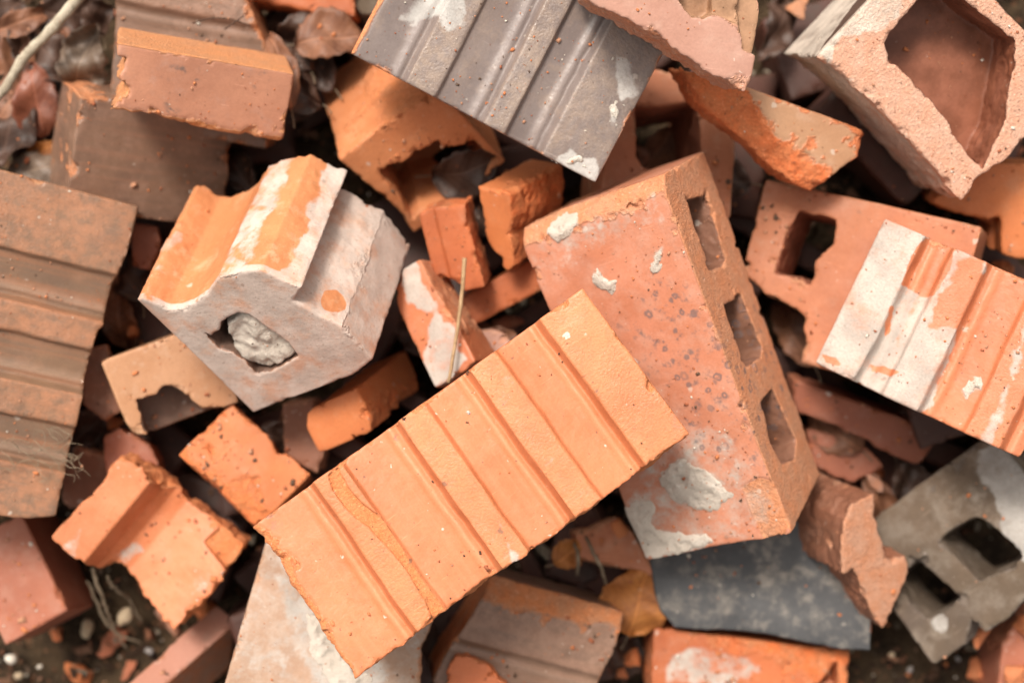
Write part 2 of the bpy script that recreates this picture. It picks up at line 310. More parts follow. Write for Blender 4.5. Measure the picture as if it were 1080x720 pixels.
# ------------------------------------------------------------------ fragment builder
FR = {
 'A': dict(
  D=(228.3, 101.9, 52.0),
  t=(-0.0866, -0.1861, 0.2412),
  q=(0.951, -0.0342, -0.0084, 0.3073),
  film=[{'f': 'z', 'd': 6, 'poly': [(116.0, 31.5), (118.8, 28.2), (113.7, 9.6), (111.4, -3.4), (110.8, -10.5), (104.6, -11.1), (107.9, 4.2), (113.2, 19.5)]}, {'f': 'z', 'd': 8, 's': 0.8, 'poly': [(142.0, 102.7), (146.0, 101.1), (144.3, 93.3), (140.3, 94.9)]}, {'f': 'z', 'd': 9, 's': 0.7, 'poly': [(82.8, 88.6), (88.5, 85.8), (83.5, 71.4), (78.0, 72.8)]}, {'f': 'z', 'd': 12, 's': 0.4, 'poly': [(97.4, 100.0), (121.0, 104.9), (118.4, -7.1), (101.4, -7.6)]}, {'f': 'z', 'd': 12, 's': 0.4, 'poly': [(147.9, 98.4), (168.7, 100.3), (166.6, -6.0), (148.7, -5.9)]}, {'f': 'z', 'd': 12, 's': 0.38, 'poly': [(1.2, 102.8), (17.8, 100.6), (13.3, -1.0), (-1.0, -0.3)]}],
  mort=[{'f': 'z', 't': 2.0, 'poly': [(136.7, 89.1), (140.9, 88.6), (140.7, 82.9), (135.1, 80.5), (133.4, 84.4)]}],
  darks=[{'f': 'z', 'w': 3, 'poly': [(231.3, 51.1), (234.1, 42.7), (233.5, 22.5), (231.1, 5.0), (224.9, 1.8), (227.1, 20.7), (227.9, 39.4)]}, {'f': 'z', 'poly': [(92.6, 106.0), (98.4, 103.2), (95.2, 95.1), (90.1, 98.8)]}, {'f': 'z', 'poly': [(185.0, 101.4), (192.3, 100.7), (190.8, 93.3), (185.4, 94.7)]}, {'f': 'z', 'poly': [(3.9, 102.9), (19.3, 102.7), (20.5, 95.4), (7.5, 95.2)]}],
  spall=[{'poly': [(53.8, 100.4), (59.9, 99.9), (58.7, 89.2), (59.9, 78.1), (64.8, 62.4), (64.9, 49.0), (72.5, 32.7), (73.6, 19.8), (71.5, 6.1), (59.9, -8.3), (51.6, -7.5), (57.0, 12.7), (58.6, 31.2), (57.4, 49.2), (54.8, 66.4), (50.4, 81.1), (50.1, 91.5)], 'd': 1.6}],
  slope=[((14.6, 101.6), (10.8, -3.6), (-12.2, 83.7), 26)],
 ),
 'B': dict(
  D=(100.8, 105.3, 106.3),
  t=(-0.1602, -0.0435, 0.138),
  q=(0.8872, 0.348, -0.1879, 0.2377),
  out=[(-7.2, 106.7), (-10.3, 97.2), (-9.1, 84.6), (-5.1, 53.8), (-3.7, 25.0), (-3.2, 5.1), (3.1, -5.2), (43.6, -6.7), (80.6, -0.3), (100.1, 5.1), (107.3, 10.5), (101.3, 34.3), (94.7, 47.3), (87.6, 63.7), (99.1, 69.6), (93.3, 77.9), (86.9, 90.4), (79.2, 93.2), (65.9, 96.3), (58.1, 96.8), (43.3, 89.9), (31.5, 88.0), (19.5, 87.7), (11.9, 91.2), (8.2, 98.7), (4.5, 104.6)],
  holes=[{'f': 'z', 'd': 200, 'r': 1.2, 'poly': [(19.7, 68.9), (20.7, 62.4), (30.1, 64.2), (35.7, 69.3), (49.7, 70.4), (55.1, 66.3), (61.7, 41.3), (60.7, 26.2), (35.3, 24.2), (25.2, 26.0), (26.5, 37.9), (24.3, 46.0), (17.7, 52.4)]}],
  film=[{'f': 'z', 'd': 5, 'poly': [(-14.8, 125.2), (-39.8, 85.4), (-14.8, -18.9), (120.5, -21.4), (138.3, 29.8), (97.0, 56.9), (105.0, 73.2), (81.2, 95.4), (59.1, 98.7), (32.6, 89.1), (8.2, 100.4)]}, {'f': 'z', 'd': 300, 's': 0.8, 'poly': [(50.8, 94.6), (66.3, 104.8), (79.5, 103.2), (81.7, 95.9), (74.7, 91.4), (63.3, 93.5)]}, {'f': 'z', 'd': 60, 's': 0.6, 'poly': [(-12.9, 103.4), (6.7, 106.9), (7.7, 99.8), (-4.8, 95.4)]}, {'f': 'z', 'd': 300, 'poly': [(94.2, 82.2), (109.1, 83.0), (163.4, 18.2), (105.4, -41.8), (32.6, -19.8), (76.3, 58.2)]}],
  balls=[(95, 43.2, -15, 8)],
  lump=[(33.5, 66.9), (52.4, 70.0), (60.9, 64.4), (63.8, 45.5), (61.8, 25.7), (38.7, 23.6), (25.2, 26.0), (21.4, 38.4), (21.6, 48.1)],
 ),
 'C': dict(
  D=(99.3, 226.2, 75.4),
  t=(0.0844, -0.1384, 0.1248),
  q=(0.947, 0.1146, -0.2542, 0.1595),
  out=[(-1.3, 223.4), (9.6, 224.4), (31.0, 226.3), (47.1, 229.7), (65.9, 230.8), (76.2, 232.2), (86.1, 230.2), (97.7, 231.0), (119.6, 239.8), (210.7, 209.2), (118.1, -57.6), (0.9, -0.3), (1.4, 12.8), (-3.9, 61.1), (-2.3, 131.5), (-6.6, 170.7), (-5.1, 195.3)],
  holes=[{'f': 'x1', 'd': 70, 'r': 2, 'poly': [(206.8, -25.4), (203.2, -57.3), (160.3, -51.3), (157.9, -41.6), (160.9, -21.9), (190.6, -20.6)]}, {'f': 'x1', 'd': 70, 'r': 2, 'poly': [(141.1, -23.6), (138.5, -55.4), (101.1, -58.1), (96.0, -50.4), (98.1, -22.2), (130.3, -20.9)]}, {'f': 'x1', 'd': 70, 'r': 2, 'poly': [(77.7, -27.6), (78.4, -52.0), (38.1, -58.5), (29.6, -44.0), (35.0, -21.5), (53.5, -17.4)]}],
  film=[{'f': 'z', 'd': 6, 's': 0.5, 'poly': [(-2.7, 212.1), (61.8, 220.9), (93.3, 219.7), (98.9, 194.7), (72.6, 199.7), (21.4, 187.7), (-3.2, 194.8)]}, {'f': 'z', 'd': 6, 's': 0.55, 'poly': [(34.4, 71.9), (82.5, 79.5), (101.4, 13.8), (71.8, 0.8), (-0.5, 1.3), (-7.4, 35.6)]}],
  mort=[{'f': 'z', 't': 0.9, 'poly': [(35.9, 58.9), (46.6, 61.0), (57.4, 55.4), (67.7, 48.8), (72.0, 38.5), (72.8, 28.9), (60.7, 22.0), (48.7, 21.2), (38.9, 29.5), (30.8, 37.6), (29.9, 48.7)]}, {'f': 'z', 't': 0.9, 'poly': [(-4.2, 35.0), (9.0, 42.1), (20.8, 37.7), (24.2, 29.3), (15.1, 23.3), (27.4, 17.0), (51.8, 12.3), (54.0, 1.0), (35.5, -1.4), (12.7, 0.2), (-1.0, 0.1), (-0.7, 14.6)]}, {'f': 'z', 't': 1.3, 'poly': [(34.6, 186.9), (44.7, 191.9), (45.4, 180.8), (51.3, 176.0), (46.5, 170.7), (37.9, 170.7), (32.4, 178.4)]}, {'f': 'z', 't': 1.2, 'poly': [(17.9, 216.4), (25.5, 221.4), (38.5, 220.4), (42.8, 213.0), (31.1, 210.5), (22.0, 208.4)]}, {'f': 'z', 't': 1.2, 'poly': [(69.8, 176.7), (80.4, 187.3), (88.4, 188.5), (83.3, 178.8), (71.9, 166.0)]}],
  darks=[{'f': 'z', 'poly': [(40.1, 151.7), (74.4, 172.4), (92.9, 155.2), (100.8, 111.3), (103.1, 68.6), (94.8, 46.0), (57.3, 63.6), (41.3, 89.2)]}],
  spall=[{'poly': [(79.9, 34.4), (91.8, 38.0), (98.0, 34.9), (102.4, 9.9), (93.6, -0.8), (82.0, 1.4), (80.7, 14.8)], 'd': 1.3}],
  slope=[((-5.8, 213.0), (96.5, 216.9), (55.7, 237.6), 38)],
  cut=[('x1', (7.9, -91.0), (0.5, 5.3), (-27.4, -64.4))],
 ),
 'D': dict(
  D=(161.6, 90.7, 50.0),
  t=(-0.094, 0.1672, 0.1942),
  q=(0.9682, 0.076, 0.0327, -0.2363),
  out=[(-3.1, 2.2), (-2.2, -2.2), (3.2, -3.1), (82.7, -3.4), (163.9, -1.7), (167.1, 4.3), (164.3, 94.1), (151.2, 92.7), (107.2, 92.7), (-5.6, 96.8)],
  film=[{'f': 'z', 'd': 9, 's': 0.85, 'poly': [(14.9, 29.8), (21.9, 48.6), (44.9, 69.7), (52.3, 43.4), (44.6, 34.4), (35.3, 40.5), (22.7, 29.0)]}, {'f': 'z', 'd': 6, 'poly': [(135.9, 71.9), (145.6, 73.9), (158.4, 55.9), (153.6, 47.2), (140.9, 59.1)]}, {'f': 'z', 'd': 6, 'poly': [(134.0, 0.9), (138.0, 11.2), (158.2, 9.1), (162.4, -1.2)]}],
  mort=[{'f': 'z', 't': 1.5, 'poly': [(148.3, 34.6), (146.6, 44.9), (150.5, 49.4), (157.2, 41.7), (158.9, 33.9), (153.5, 29.8)]}, {'f': 'z', 'dots': 1, 't': 1.4, 'poly': [(130.5, -3.4), (134.4, 6.1), (146.8, 8.9), (159.1, 2.7), (158.2, -2.8), (145.6, -3.1)]}, {'f': 'z', 'dots': 1, 't': 1.3, 'poly': [(136.8, 63.2), (137.7, 71.0), (145.6, 72.7), (159.4, 56.5), (156.6, 47.6), (146.5, 52.2)]}, {'f': 'z', 't': 1.3, 'poly': [(136.3, 12.1), (142.7, 14.2), (143.3, 10.8), (138.3, 9.4)]}],
  slope=[((9.0, 8.5), (14.4, 47.7), (-10.3, 16.6), 24)],
 ),
 'E': dict(
  D=(110.5, 205.1, 65.0),
  t=(-0.3805, -0.089, 0.1759),
  q=(0.9756, -0.0005, 0.1852, -0.1177),
  out=[(-57.3, 192.1), (-2.7, 207.8), (59.0, 206.2), (104.2, 207.2), (112.3, 205.7), (111.5, 182.1), (107.7, 158.5), (106.0, 153.2), (106.1, 137.9), (107.0, 127.2), (104.6, 122.3), (103.5, 109.9), (103.8, 91.8), (105.1, 81.2), (105.8, 63.7), (105.1, 49.7), (105.7, 37.7), (106.2, 13.7), (107.2, 4.8), (91.1, 0.0), (-9.1, -14.3)],
 ),
 'G': dict(
  D=(104.2, 43.5, 56.0),
  t=(-0.2381, 0.1327, 0.184),
  q=(0.9709, 0.1752, 0.1393, -0.0853),
  out=[(-4.2, 57.4), (1.7, 35.3), (6.6, 35.0), (4.8, 27.4), (2.3, 21.9), (7.8, 20.6), (8.0, 15.0), (3.1, 6.2), (-1.5, -0.3), (6.1, 3.9), (25.0, 5.3), (42.0, 2.4), (70.7, -2.2), (99.8, -4.6), (105.9, -6.0), (104.1, 18.7), (107.2, 48.4), (104.4, 65.1), (38.1, 69.6)],
  darks=[{'f': 'z', 'w': 2.2, 'poly': [(26.7, 34.1), (48.1, 37.9), (52.0, 30.0), (38.9, 24.9), (27.4, 28.6)]}, {'f': 'z', 'poly': [(70.2, 39.0), (89.6, 40.7), (88.4, 30.6), (74.0, 32.2)]}, {'f': 'z', 'poly': [(32.7, 13.5), (40.3, 14.8), (41.0, 9.2), (34.6, 8.1)]}],
  slope=[((-2.3, 6.4), (104.0, 5.1), (49.8, -13.9), 42)],
 ),
 'I': dict(
  D=(109.9, 108.5, 55.0),
  t=(-0.2643, 0.1417, 0.1105),
  q=(0.9916, 0.0915, 0.0282, -0.0867),
  out=[(-6.4, 121.4), (1.6, 58.2), (4.9, -1.4), (108.2, -7.6), (100.3, 62.9), (89.3, 80.1), (82.9, 90.8), (94.2, 128.3)],
 ),
 'J': dict(
  D=(100.4, 74.4, 68.2),
  t=(-0.2809, 0.0821, 0.1274),
  q=(0.9548, 0.1532, 0.2432, -0.076),
  out=[(-1.9, 73.3), (5.7, 72.2), (13.8, 75.8), (25.3, 77.0), (98.3, 79.8), (100.3, 39.0), (105.4, -12.3), (-3.9, -5.4)],
 ),
 'K': dict(
  D=(102.5, 68.0, 48.0),
  t=(0.0306, 0.1514, 0.2439),
  q=(0.9917, 0.0939, 0.0488, -0.0735),
  out=[(-9.9, 62.9), (5.5, 36.3), (16.3, 31.4), (27.9, 28.2), (38.9, 23.3), (50.0, 20.4), (59.2, 14.1), (69.5, 10.6), (77.3, 6.1), (86.0, 5.4), (95.5, 1.1), (100.1, -0.2), (101.2, 5.7), (106.5, 6.0), (113.1, 6.0), (114.6, 9.3), (111.4, 20.3), (109.7, 31.4), (102.1, 45.7), (94.1, 64.8), (39.2, 80.9)],
  holes=[{'f': 'z', 'd': 14, 'r': 3, 'poly': [(51.8, 57.9), (54.6, 42.1), (62.1, 36.2), (69.7, 35.4), (74.4, 39.2), (70.3, 60.9)]}, {'f': 'z', 'd': 9, 'r': 2, 'poly': [(85.3, 63.3), (90.8, 34.6), (94.6, 22.8), (107.1, 19.6), (119.6, 22.6), (103.0, 66.2)]}, {'f': 'z', 'd': 4, 'r': 1, 'poly': [(69.4, 65.8), (74.4, 39.2), (90.7, 35.1), (84.4, 68.3)]}],
 ),
 'L': dict(
  D=(126.3, 45.6, 40.0),
  t=(0.0868, 0.1226, 0.1674),
  q=(0.9805, 0.0875, 0.0744, -0.1597),
  out=[(0.8, 42.9), (24.2, 46.4), (56.5, 51.6), (78.1, 53.1), (98.5, 52.9), (114.9, 48.9), (125.3, 44.0), (122.9, 29.2), (117.1, 19.4), (108.5, 5.5), (103.2, -2.4), (96.3, -1.1), (79.5, 4.2), (62.5, 11.8), (44.5, 17.7), (26.7, 23.5), (11.8, 33.2)],
  slope=[((52.7, 37.2), (109.5, 9.5), (57.0, 9.9), 24), ((54.9, 51.1), (125.7, 43.0), (90.7, 69.4), 30)],
 ),
 'M': dict(
  D=(96.5, 128.6, 76.2),
  t=(0.2713, 0.0817, 0.1634),
  q=(0.9075, 0.1147, -0.0165, 0.4039),
  out=[(0.4, 130.1), (5.2, 116.6), (4.8, 96.0), (5.4, 76.3), (4.1, 50.3), (2.4, 19.4), (-0.4, 8.0), (1.5, 2.5), (10.5, 2.7), (21.1, 4.6), (33.6, 0.9), (48.7, 1.0), (109.1, -5.8), (106.7, 124.7), (80.3, 153.3)],
  holes=[{'f': 'z', 'd': 34, 'r': 1, 'poly': [(34.9, 104.2), (31.5, 97.5), (31.2, 80.0), (30.0, 56.6), (28.9, 45.5), (24.2, 29.8), (22.3, 15.1), (23.8, 6.6), (49.8, 16.6), (77.6, 37.1), (88.9, 47.5), (85.2, 69.3), (83.4, 90.4), (76.1, 104.8), (64.8, 107.6), (50.8, 106.9)]}],
  film=[{'f': 'y1', 'poly': [(-1.3, -83.6), (13.8, -139.8), (86.8, -247.7), (77.8, -66.8), (45.9, -21.6), (0.2, -1.4)]}, {'f': 'z', 'd': 4, 'poly': [(2.7, 131.6), (43.1, 139.1), (65.8, 114.4), (43.3, 107.2), (20.5, 124.1), (5.2, 116.6), (5.8, 76.7), (1.2, 76.1), (1.4, 112.7)]}],
 ),
 'N': dict(
  D=(137.4, 108.4, 60.0),
  t=(0.1371, -0.0005, 0.0958),
  q=(0.9741, 0.0106, -0.1876, -0.1257),
  out=[(-2.0, 113.7), (25.7, 113.4), (139.1, 110.9), (146.0, -3.9), (110.1, -12.0), (77.4, -13.5), (62.3, -14.5), (51.0, -11.3), (47.9, -4.6), (51.4, 1.3), (52.1, 12.7), (48.3, 22.3), (46.2, 30.5), (27.3, 35.8), (19.6, 36.5), (2.5, 45.6), (-1.3, 62.4), (1.3, 76.8), (-1.7, 98.1)],
  holes=[{'f': 'z', 'd': 200, 'r': 1, 'poly': [(25.8, 94.1), (50.4, 92.2), (53.6, 77.5), (48.2, 70.1), (45.9, 64.6), (45.8, 55.9), (45.3, 48.3), (39.2, 52.5), (21.9, 51.5), (22.0, 75.2)]}],
 ),
 'O': dict(
  D=(146.7, 96.2, 55.0),
  t=(0.1822, -0.0132, 0.1633),
  q=(0.9672, 0.0215, -0.1324, -0.2159),
  out=[(-2.7, 98.2), (-1.3, 1.4), (5.7, -0.4), (51.0, -3.8), (88.2, -6.9), (122.2, -5.0), (130.1, -2.3), (130.1, 8.7), (153.2, 1.9), (148.5, 107.8)],
  film=[{'f': 'z', 'd': 7, 's': 0.85, 'poly': [(-7.3, 101.7), (5.8, 99.5), (26.0, 101.0), (45.9, 98.8), (65.1, 100.1), (68.8, 89.6), (64.0, 85.0), (60.8, 94.5), (52.1, 89.3), (51.4, 75.6), (49.8, 62.6), (53.1, 49.3), (59.9, 53.7), (66.4, 54.9), (71.3, 41.8), (73.4, 5.8), (70.5, -0.6), (51.5, -4.8), (-3.0, -5.7)]}, {'f': 'z', 'd': 7, 's': 0.7, 'poly': [(98.6, -4.2), (103.2, 4.8), (102.1, 25.7), (97.6, 72.4), (103.5, 72.1), (111.5, 18.0), (113.3, -4.5), (105.5, -6.4)]}, {'f': 'z', 'd': 7, 'poly': [(50.1, -1.7), (104.3, -3.9), (104.8, -7.4), (49.6, -5.7)]}],
  mort=[{'f': 'z', 't': 1.2, 'poly': [(81.2, 23.1), (82.7, 30.0), (87.5, 34.7), (89.9, 39.5), (96.4, 27.9), (91.7, 20.7), (91.6, 13.3), (84.9, 12.6)]}],
  spots=[{'f': 'z', 'poly': [(24.3, 86.7), (26.4, 95.0), (44.9, 95.9), (47.4, 83.0), (45.5, 65.5), (39.1, 62.6), (25.5, 63.8)]}, {'f': 'z', 'poly': [(28.5, 13.6), (39.1, 16.7), (47.4, 16.9), (43.7, 12.0), (31.8, 8.9)]}, {'f': 'z', 'poly': [(2.5, 6.4), (10.3, 8.1), (14.0, 5.5), (6.5, 3.2)]}, {'f': 'z', 'poly': [(24.8, 49.8), (27.2, 51.0), (31.5, 35.5), (30.0, 33.6)]}],
 ),
 'Pc': dict(
  D=(122.2, 98.9, 62.0),
  t=(0.2761, -0.2121, 0.0907),
  q=(0.9178, -0.0854, -0.2228, 0.3172),
  out=[(-6.4, 88.3), (46.9, 105.0), (84.8, 108.4), (126.4, 108.2), (145.9, 5.6), (80.7, 3.5), (66.5, 2.1), (53.5, -5.1), (40.4, -1.0), (37.9, 10.1), (25.9, -0.3), (11.3, 0.4), (0.6, 1.4), (-4.4, 11.8), (-6.7, 31.8), (-14.0, 47.8)],
  holes=[{'f': 'z', 'd': 200, 'r': 1.5, 'poly': [(53.5, 63.8), (65.5, 64.5), (80.9, 61.9), (86.5, 52.8), (90.0, 25.4), (75.7, 25.0), (58.1, 28.1), (55.3, 44.7)]}, {'f': 'z', 'd': 200, 'r': 1.5, 'poly': [(12.2, 58.9), (31.8, 60.7), (37.1, 52.7), (41.4, 26.0), (29.3, 25.2), (16.4, 26.4), (11.2, 41.6)]}],
  film=[{'f': 'z', 'd': 6, 'poly': [(110.3, 97.3), (142.0, 81.4), (118.8, 24.5), (87.6, 16.9), (90.7, 44.0), (100.9, 66.4), (96.5, 84.6)]}, {'f': 'z', 'd': 6, 'poly': [(19.7, 25.7), (26.7, 24.8), (23.5, 15.8), (17.6, 18.2)]}],
 ),
 'Qf': dict(
  D=(53.8, 91.6, 62.0),
  t=(0.2068, -0.1879, 0.1147),
  q=(0.9738, 0.0917, 0.2073, 0.0164),
  out=[(-0.0, 66.4), (0.8, 77.5), (7.4, 87.8), (23.2, 92.7), (24.3, 76.4), (27.9, 66.5), (30.9, 55.4), (39.8, 45.3), (51.0, 48.2), (54.8, 37.4), (48.1, 24.2), (43.5, 13.3), (36.9, -1.2), (25.3, 14.8), (16.7, 33.3), (10.1, 43.7), (2.2, 41.1)],
 ),
 'R': dict(
  D=(149.6, 94.4, 6.0),
  t=(0.0902, -0.2064, 0.0872),
  q=(0.9999, -0.0133, 0.001, -0.0008),
  out=[(-3.1, 81.8), (9.4, 94.2), (93.6, 94.4), (114.1, 65.8), (138.3, 49.7), (145.2, 43.5), (145.7, 23.0), (145.0, 3.9), (127.5, 4.5), (108.9, 7.5), (80.9, 13.7), (56.0, 16.7), (34.2, 17.3), (16.8, 18.6), (6.9, 29.1), (3.1, 41.5)],
 ),
 'Sb': dict(
  D=(134.0, 52.1, 58.0),
  t=(0.0877, -0.2407, 0.0761),
  q=(0.9978, 0.0104, 0.009, -0.0651),
  out=[(0.0, 50.0), (5.5, 56.5), (133.9, 72.9), (138.4, 44.7), (133.7, 18.5), (132.9, -13.6), (10.6, -29.0), (1.2, 27.3)],
  holes=[{'f': 'z', 'd': 20, 'r': 1, 'poly': [(110.4, 25.2), (125.2, 43.0), (128.4, 14.7), (107.5, 8.8)]}],
  film=[{'f': 'z', 'd': 6, 's': 0.62, 'poly': [(11.6, 35.0), (26.0, 46.3), (64.8, 41.7), (79.0, 30.8), (49.4, 14.2), (11.0, 15.8)]}],
  slope=[((50.4, 53.9), (98.2, 30.0), (57.2, 98.1), 10)],
 ),
 'T': dict(
  D=(107.0, 74.9, 55.0),
  t=(-0.0498, -0.2152, 0.1253),
  q=(0.9879, -0.008, 0.0616, -0.1419),
  out=[(24.7, 93.9), (45.7, 87.1), (58.4, 86.8), (73.0, 85.1), (92.5, 79.8), (111.4, 72.3), (113.4, 65.3), (108.1, 52.6), (104.4, 39.1), (101.0, 11.3), (-5.5, -16.3), (2.6, 19.7)],
  slope=[((28.0, 61.2), (115.3, 63.3), (75.1, 95.1), 27)],
 ),
 'U': dict(
  D=(123.8, 115.6, 58.0),
  t=(-0.1817, -0.2323, 0.1647),
  q=(0.9866, -0.0687, 0.0556, -0.1375),
  out=[(-6.1, 119.9), (-1.8, 85.4), (-1.3, 56.1), (2.4, -6.6), (128.9, 2.4), (110.5, 79.7), (117.3, 129.4)],
  film=[{'f': 'z', 'd': 6, 's': 0.66, 'poly': [(7.6, 99.8), (23.1, 98.0), (51.8, 82.0), (86.2, 67.4), (102.1, 53.9), (60.7, 31.4), (37.7, 48.8), (25.7, 69.1)]}, {'f': 'z', 'd': 6, 's': 0.5, 'poly': [(-18.3, 116.5), (1.3, -6.9), (131.4, 14.6), (111.6, 127.9)]}],
  mort=[{'f': 'z', 't': 1.2, 'poly': [(32.4, 82.7), (46.0, 81.6), (70.5, 63.3), (93.3, 42.8), (65.4, 35.6), (44.4, 56.4)]}],
 ),
 'V': dict(
  D=(88.7, 18.2, 60.1),
  t=(-0.2391, -0.2345, 0.1112),
  q=(0.8426, -0.2858, 0.2499, 0.3819),
 ),
 'W': dict(
  D=(74.2, 100.4, 46.0),
  t=(-0.2147, -0.1893, 0.12),
  q=(0.9022, 0.0218, 0.0383, 0.429),
  out=[(-2.7, 103.4), (11.3, 101.2), (28.5, 98.7), (48.0, 97.2), (60.9, 100.2), (69.2, 99.4), (72.1, 91.9), (72.3, 86.0), (81.1, 82.6), (91.7, 79.0), (88.6, 70.4), (92.3, 62.8), (88.3, 53.5), (84.9, 38.5), (81.4, 23.5), (87.4, 13.1), (84.8, 4.8), (76.1, -3.8), (58.3, -4.5), (44.3, -4.3), (21.2, -0.2), (2.2, 2.6), (3.7, 18.2), (5.3, 31.6), (9.6, 39.7), (10.6, 48.1), (13.3, 56.3), (10.1, 61.3), (0.7, 66.4), (-8.9, 72.9), (-5.5, 80.1), (-4.7, 86.8), (-1.3, 94.0)],
  film=[{'f': 'z', 'd': 30, 's': 0.62, 'poly': [(11.9, 65.7), (23.7, 66.2), (33.6, 57.7), (27.6, 49.8), (13.1, 54.6)]}, {'f': 'z', 'd': 30, 's': 0.5, 'poly': [(26.9, 19.7), (47.3, 13.3), (49.9, 0.2), (23.1, 5.1)]}, {'f': 'z', 'd': 6, 's': 0.5, 'poly': [(0.1, 92.2), (21.3, 94.3), (28.5, 85.2), (-3.7, 77.8)]}],
  spall=[{'poly': [(94.0, 70.3), (88.1, 41.2), (92.6, 14.2), (78.7, -7.0), (51.6, -3.8), (58.1, 22.9), (71.5, 21.5), (75.7, 43.3)], 'd': 20}],
 ),
 'X': dict(
  D=(46.8, 72.2, 56.0),
  t=(-0.3323, -0.1988, 0.0863),
  q=(0.9677, -0.0569, -0.0194, 0.2447),
 ),
 'Y': dict(
  D=(48.2, 69.5, 55.0),
  t=(-0.1611, -0.1191, 0.1228),
  q=(0.9144, -0.0519, 0.081, 0.3931),
  out=[(-2.4, 73.0), (23.8, 69.9), (47.3, 68.2), (47.3, 54.0), (47.3, 34.7), (43.3, 24.8), (49.8, 16.2), (47.9, 7.7), (49.3, -2.6), (28.3, -4.8), (0.2, 2.4), (-0.1, 25.3), (1.4, 39.4)],
  slope=[((4.7, 55.1), (19.9, -8.9), (-20.8, 21.4), 18)],
 ),
 'Z': dict(
  D=(69.7, 53.6, 60.0),
  t=(-0.237, -0.0627, 0.132),
  q=(0.9738, 0.0254, 0.1434, 0.1747),
  out=[(-5.1, 51.2), (12.3, 57.2), (29.4, 62.3), (78.4, 60.3), (75.3, -3.1), (59.9, -6.8), (38.5, -5.0), (20.6, -3.1), (2.5, 4.6), (0.2, 16.4), (-2.1, 29.9), (-3.3, 42.9)],
  holes=[{'f': 'z', 'd': 26, 'r': 1, 'poly': [(10.2, 25.2), (23.7, 23.8), (29.9, 27.2), (35.1, 24.5), (39.6, 19.7), (42.5, 14.1), (47.8, 4.9), (64.2, -2.0), (41.5, -13.9), (11.6, -7.2)]}],
 ),
 'a': dict(
  D=(44.2, 28.8, 88.4),
  t=(-0.121, -0.0709, 0.1267),
  q=(0.9582, 0.1015, -0.1639, 0.2112),
  out=[(5.7, 25.4), (18.3, 32.3), (51.3, 32.2), (39.9, -0.2), (-6.0, -3.1), (-6.1, 8.5)],
  holes=[{'f': 'x1', 'd': 20, 'r': 1, 'poly': [(6.1, -50.6), (9.7, -60.7), (-1.5, -81.4), (-11.3, -97.6), (-7.4, -45.5)]}],
 ),
 'b': dict(
  D=(31.1, 76.3, 40.0),
  t=(-0.0472, -0.0287, 0.1445),
  q=(0.9544, -0.0551, -0.1697, 0.2392),
  out=[(28.3, 85.6), (14.9, 76.9), (3.8, 69.6), (-0.5, 53.1), (-3.0, 26.2), (-5.7, -0.9), (13.6, -2.4), (33.9, 2.5), (30.9, 30.5), (28.0, 58.8), (28.3, 78.8)],
  film=[{'f': 'z', 'd': 5, 'poly': [(27.2, 83.5), (14.7, 75.0), (6.6, 69.4), (7.9, 55.2), (19.2, 42.2), (10.9, 33.4), (-0.2, 26.0), (-5.7, -0.9), (14.1, -1.4), (28.4, 5.4), (24.6, 66.1)]}],
 ),
 'c': dict(
  D=(31.0, 55.3, 34.0),
  t=(-0.0464, 0.0283, 0.1236),
  q=(0.9848, 0.1211, -0.0646, 0.1066),
  out=[(-1.7, 53.9), (10.1, 56.8), (21.0, 53.9), (30.8, 54.2), (29.4, 35.6), (29.9, 20.2), (31.2, -0.5), (22.3, -4.2), (17.8, -2.0), (12.8, 7.7), (7.3, 10.7), (2.0, 9.4), (-2.2, 17.1), (-2.3, 31.9)],
 ),
 'd': dict(
  D=(29.9, 55.4, 54.3),
  t=(-0.0172, 0.0472, 0.1073),
  q=(0.9158, 0.2295, -0.3286, -0.0231),
  out=[(1.4, 58.6), (7.9, 60.7), (28.0, 54.1), (28.1, 38.5), (24.7, 25.3), (24.3, 5.9), (19.1, 1.0), (14.5, 1.5), (14.1, 9.3), (7.1, 14.7), (2.4, 25.0), (3.1, 44.3)],
 ),
 'e': dict(
  D=(55.0, 20.2, 35.0),
  t=(-0.0257, 0.0097, 0.094),
  q=(0.9691, 0.0479, -0.0115, 0.2416),
 ),
 'f': dict(
  D=(77.8, 76.8, 105.0),
  t=(-0.0642, 0.0712, 0.0804),
  q=(0.8812, 0.337, -0.0016, 0.3316),
  out=[(-0.9, 84.6), (34.8, 77.9), (74.9, 70.4), (91.8, -8.4), (49.4, -1.5), (24.5, -2.4), (8.6, -2.0), (-0.5, 0.9), (3.5, 17.6), (2.5, 39.7), (1.2, 61.6)],
  holes=[{'f': 'z', 'd': 65, 'r': 1, 'poly': [(13.8, 52.1), (21.3, 50.6), (28.3, 46.6), (39.2, 47.5), (45.4, 43.4), (52.8, 44.8), (55.0, 42.7), (53.3, 35.7), (71.0, 26.3), (76.0, 2.1), (37.2, -1.7), (14.7, 10.5), (6.0, 8.9), (11.3, 31.0)]}],
 ),
 'g': dict(
  D=(87.0, 90.5, 60.0),
  t=(0.0565, 0.0893, 0.1173),
  q=(0.9929, -0.0527, 0.0941, -0.0508),
  out=[(2.0, 94.7), (33.6, 97.0), (60.8, 78.2), (75.9, 67.7), (88.7, 53.1), (93.8, 19.7), (93.2, -5.5), (67.7, -8.7), (-2.5, 0.7)],
  holes=[{'f': 'z', 'd': 200, 'r': 1, 'poly': [(17.9, 63.8), (36.0, 67.0), (48.5, 70.7), (58.0, 73.4), (61.7, 59.4), (64.4, 40.8), (61.7, 26.7), (26.9, 24.4), (21.2, 31.7)]}],
 ),
 'h': dict(
  D=(103.6, 26.7, 30.0),
  t=(0.1789, -0.0494, 0.0714),
  q=(0.9783, 0.1016, 0.0174, -0.1796),
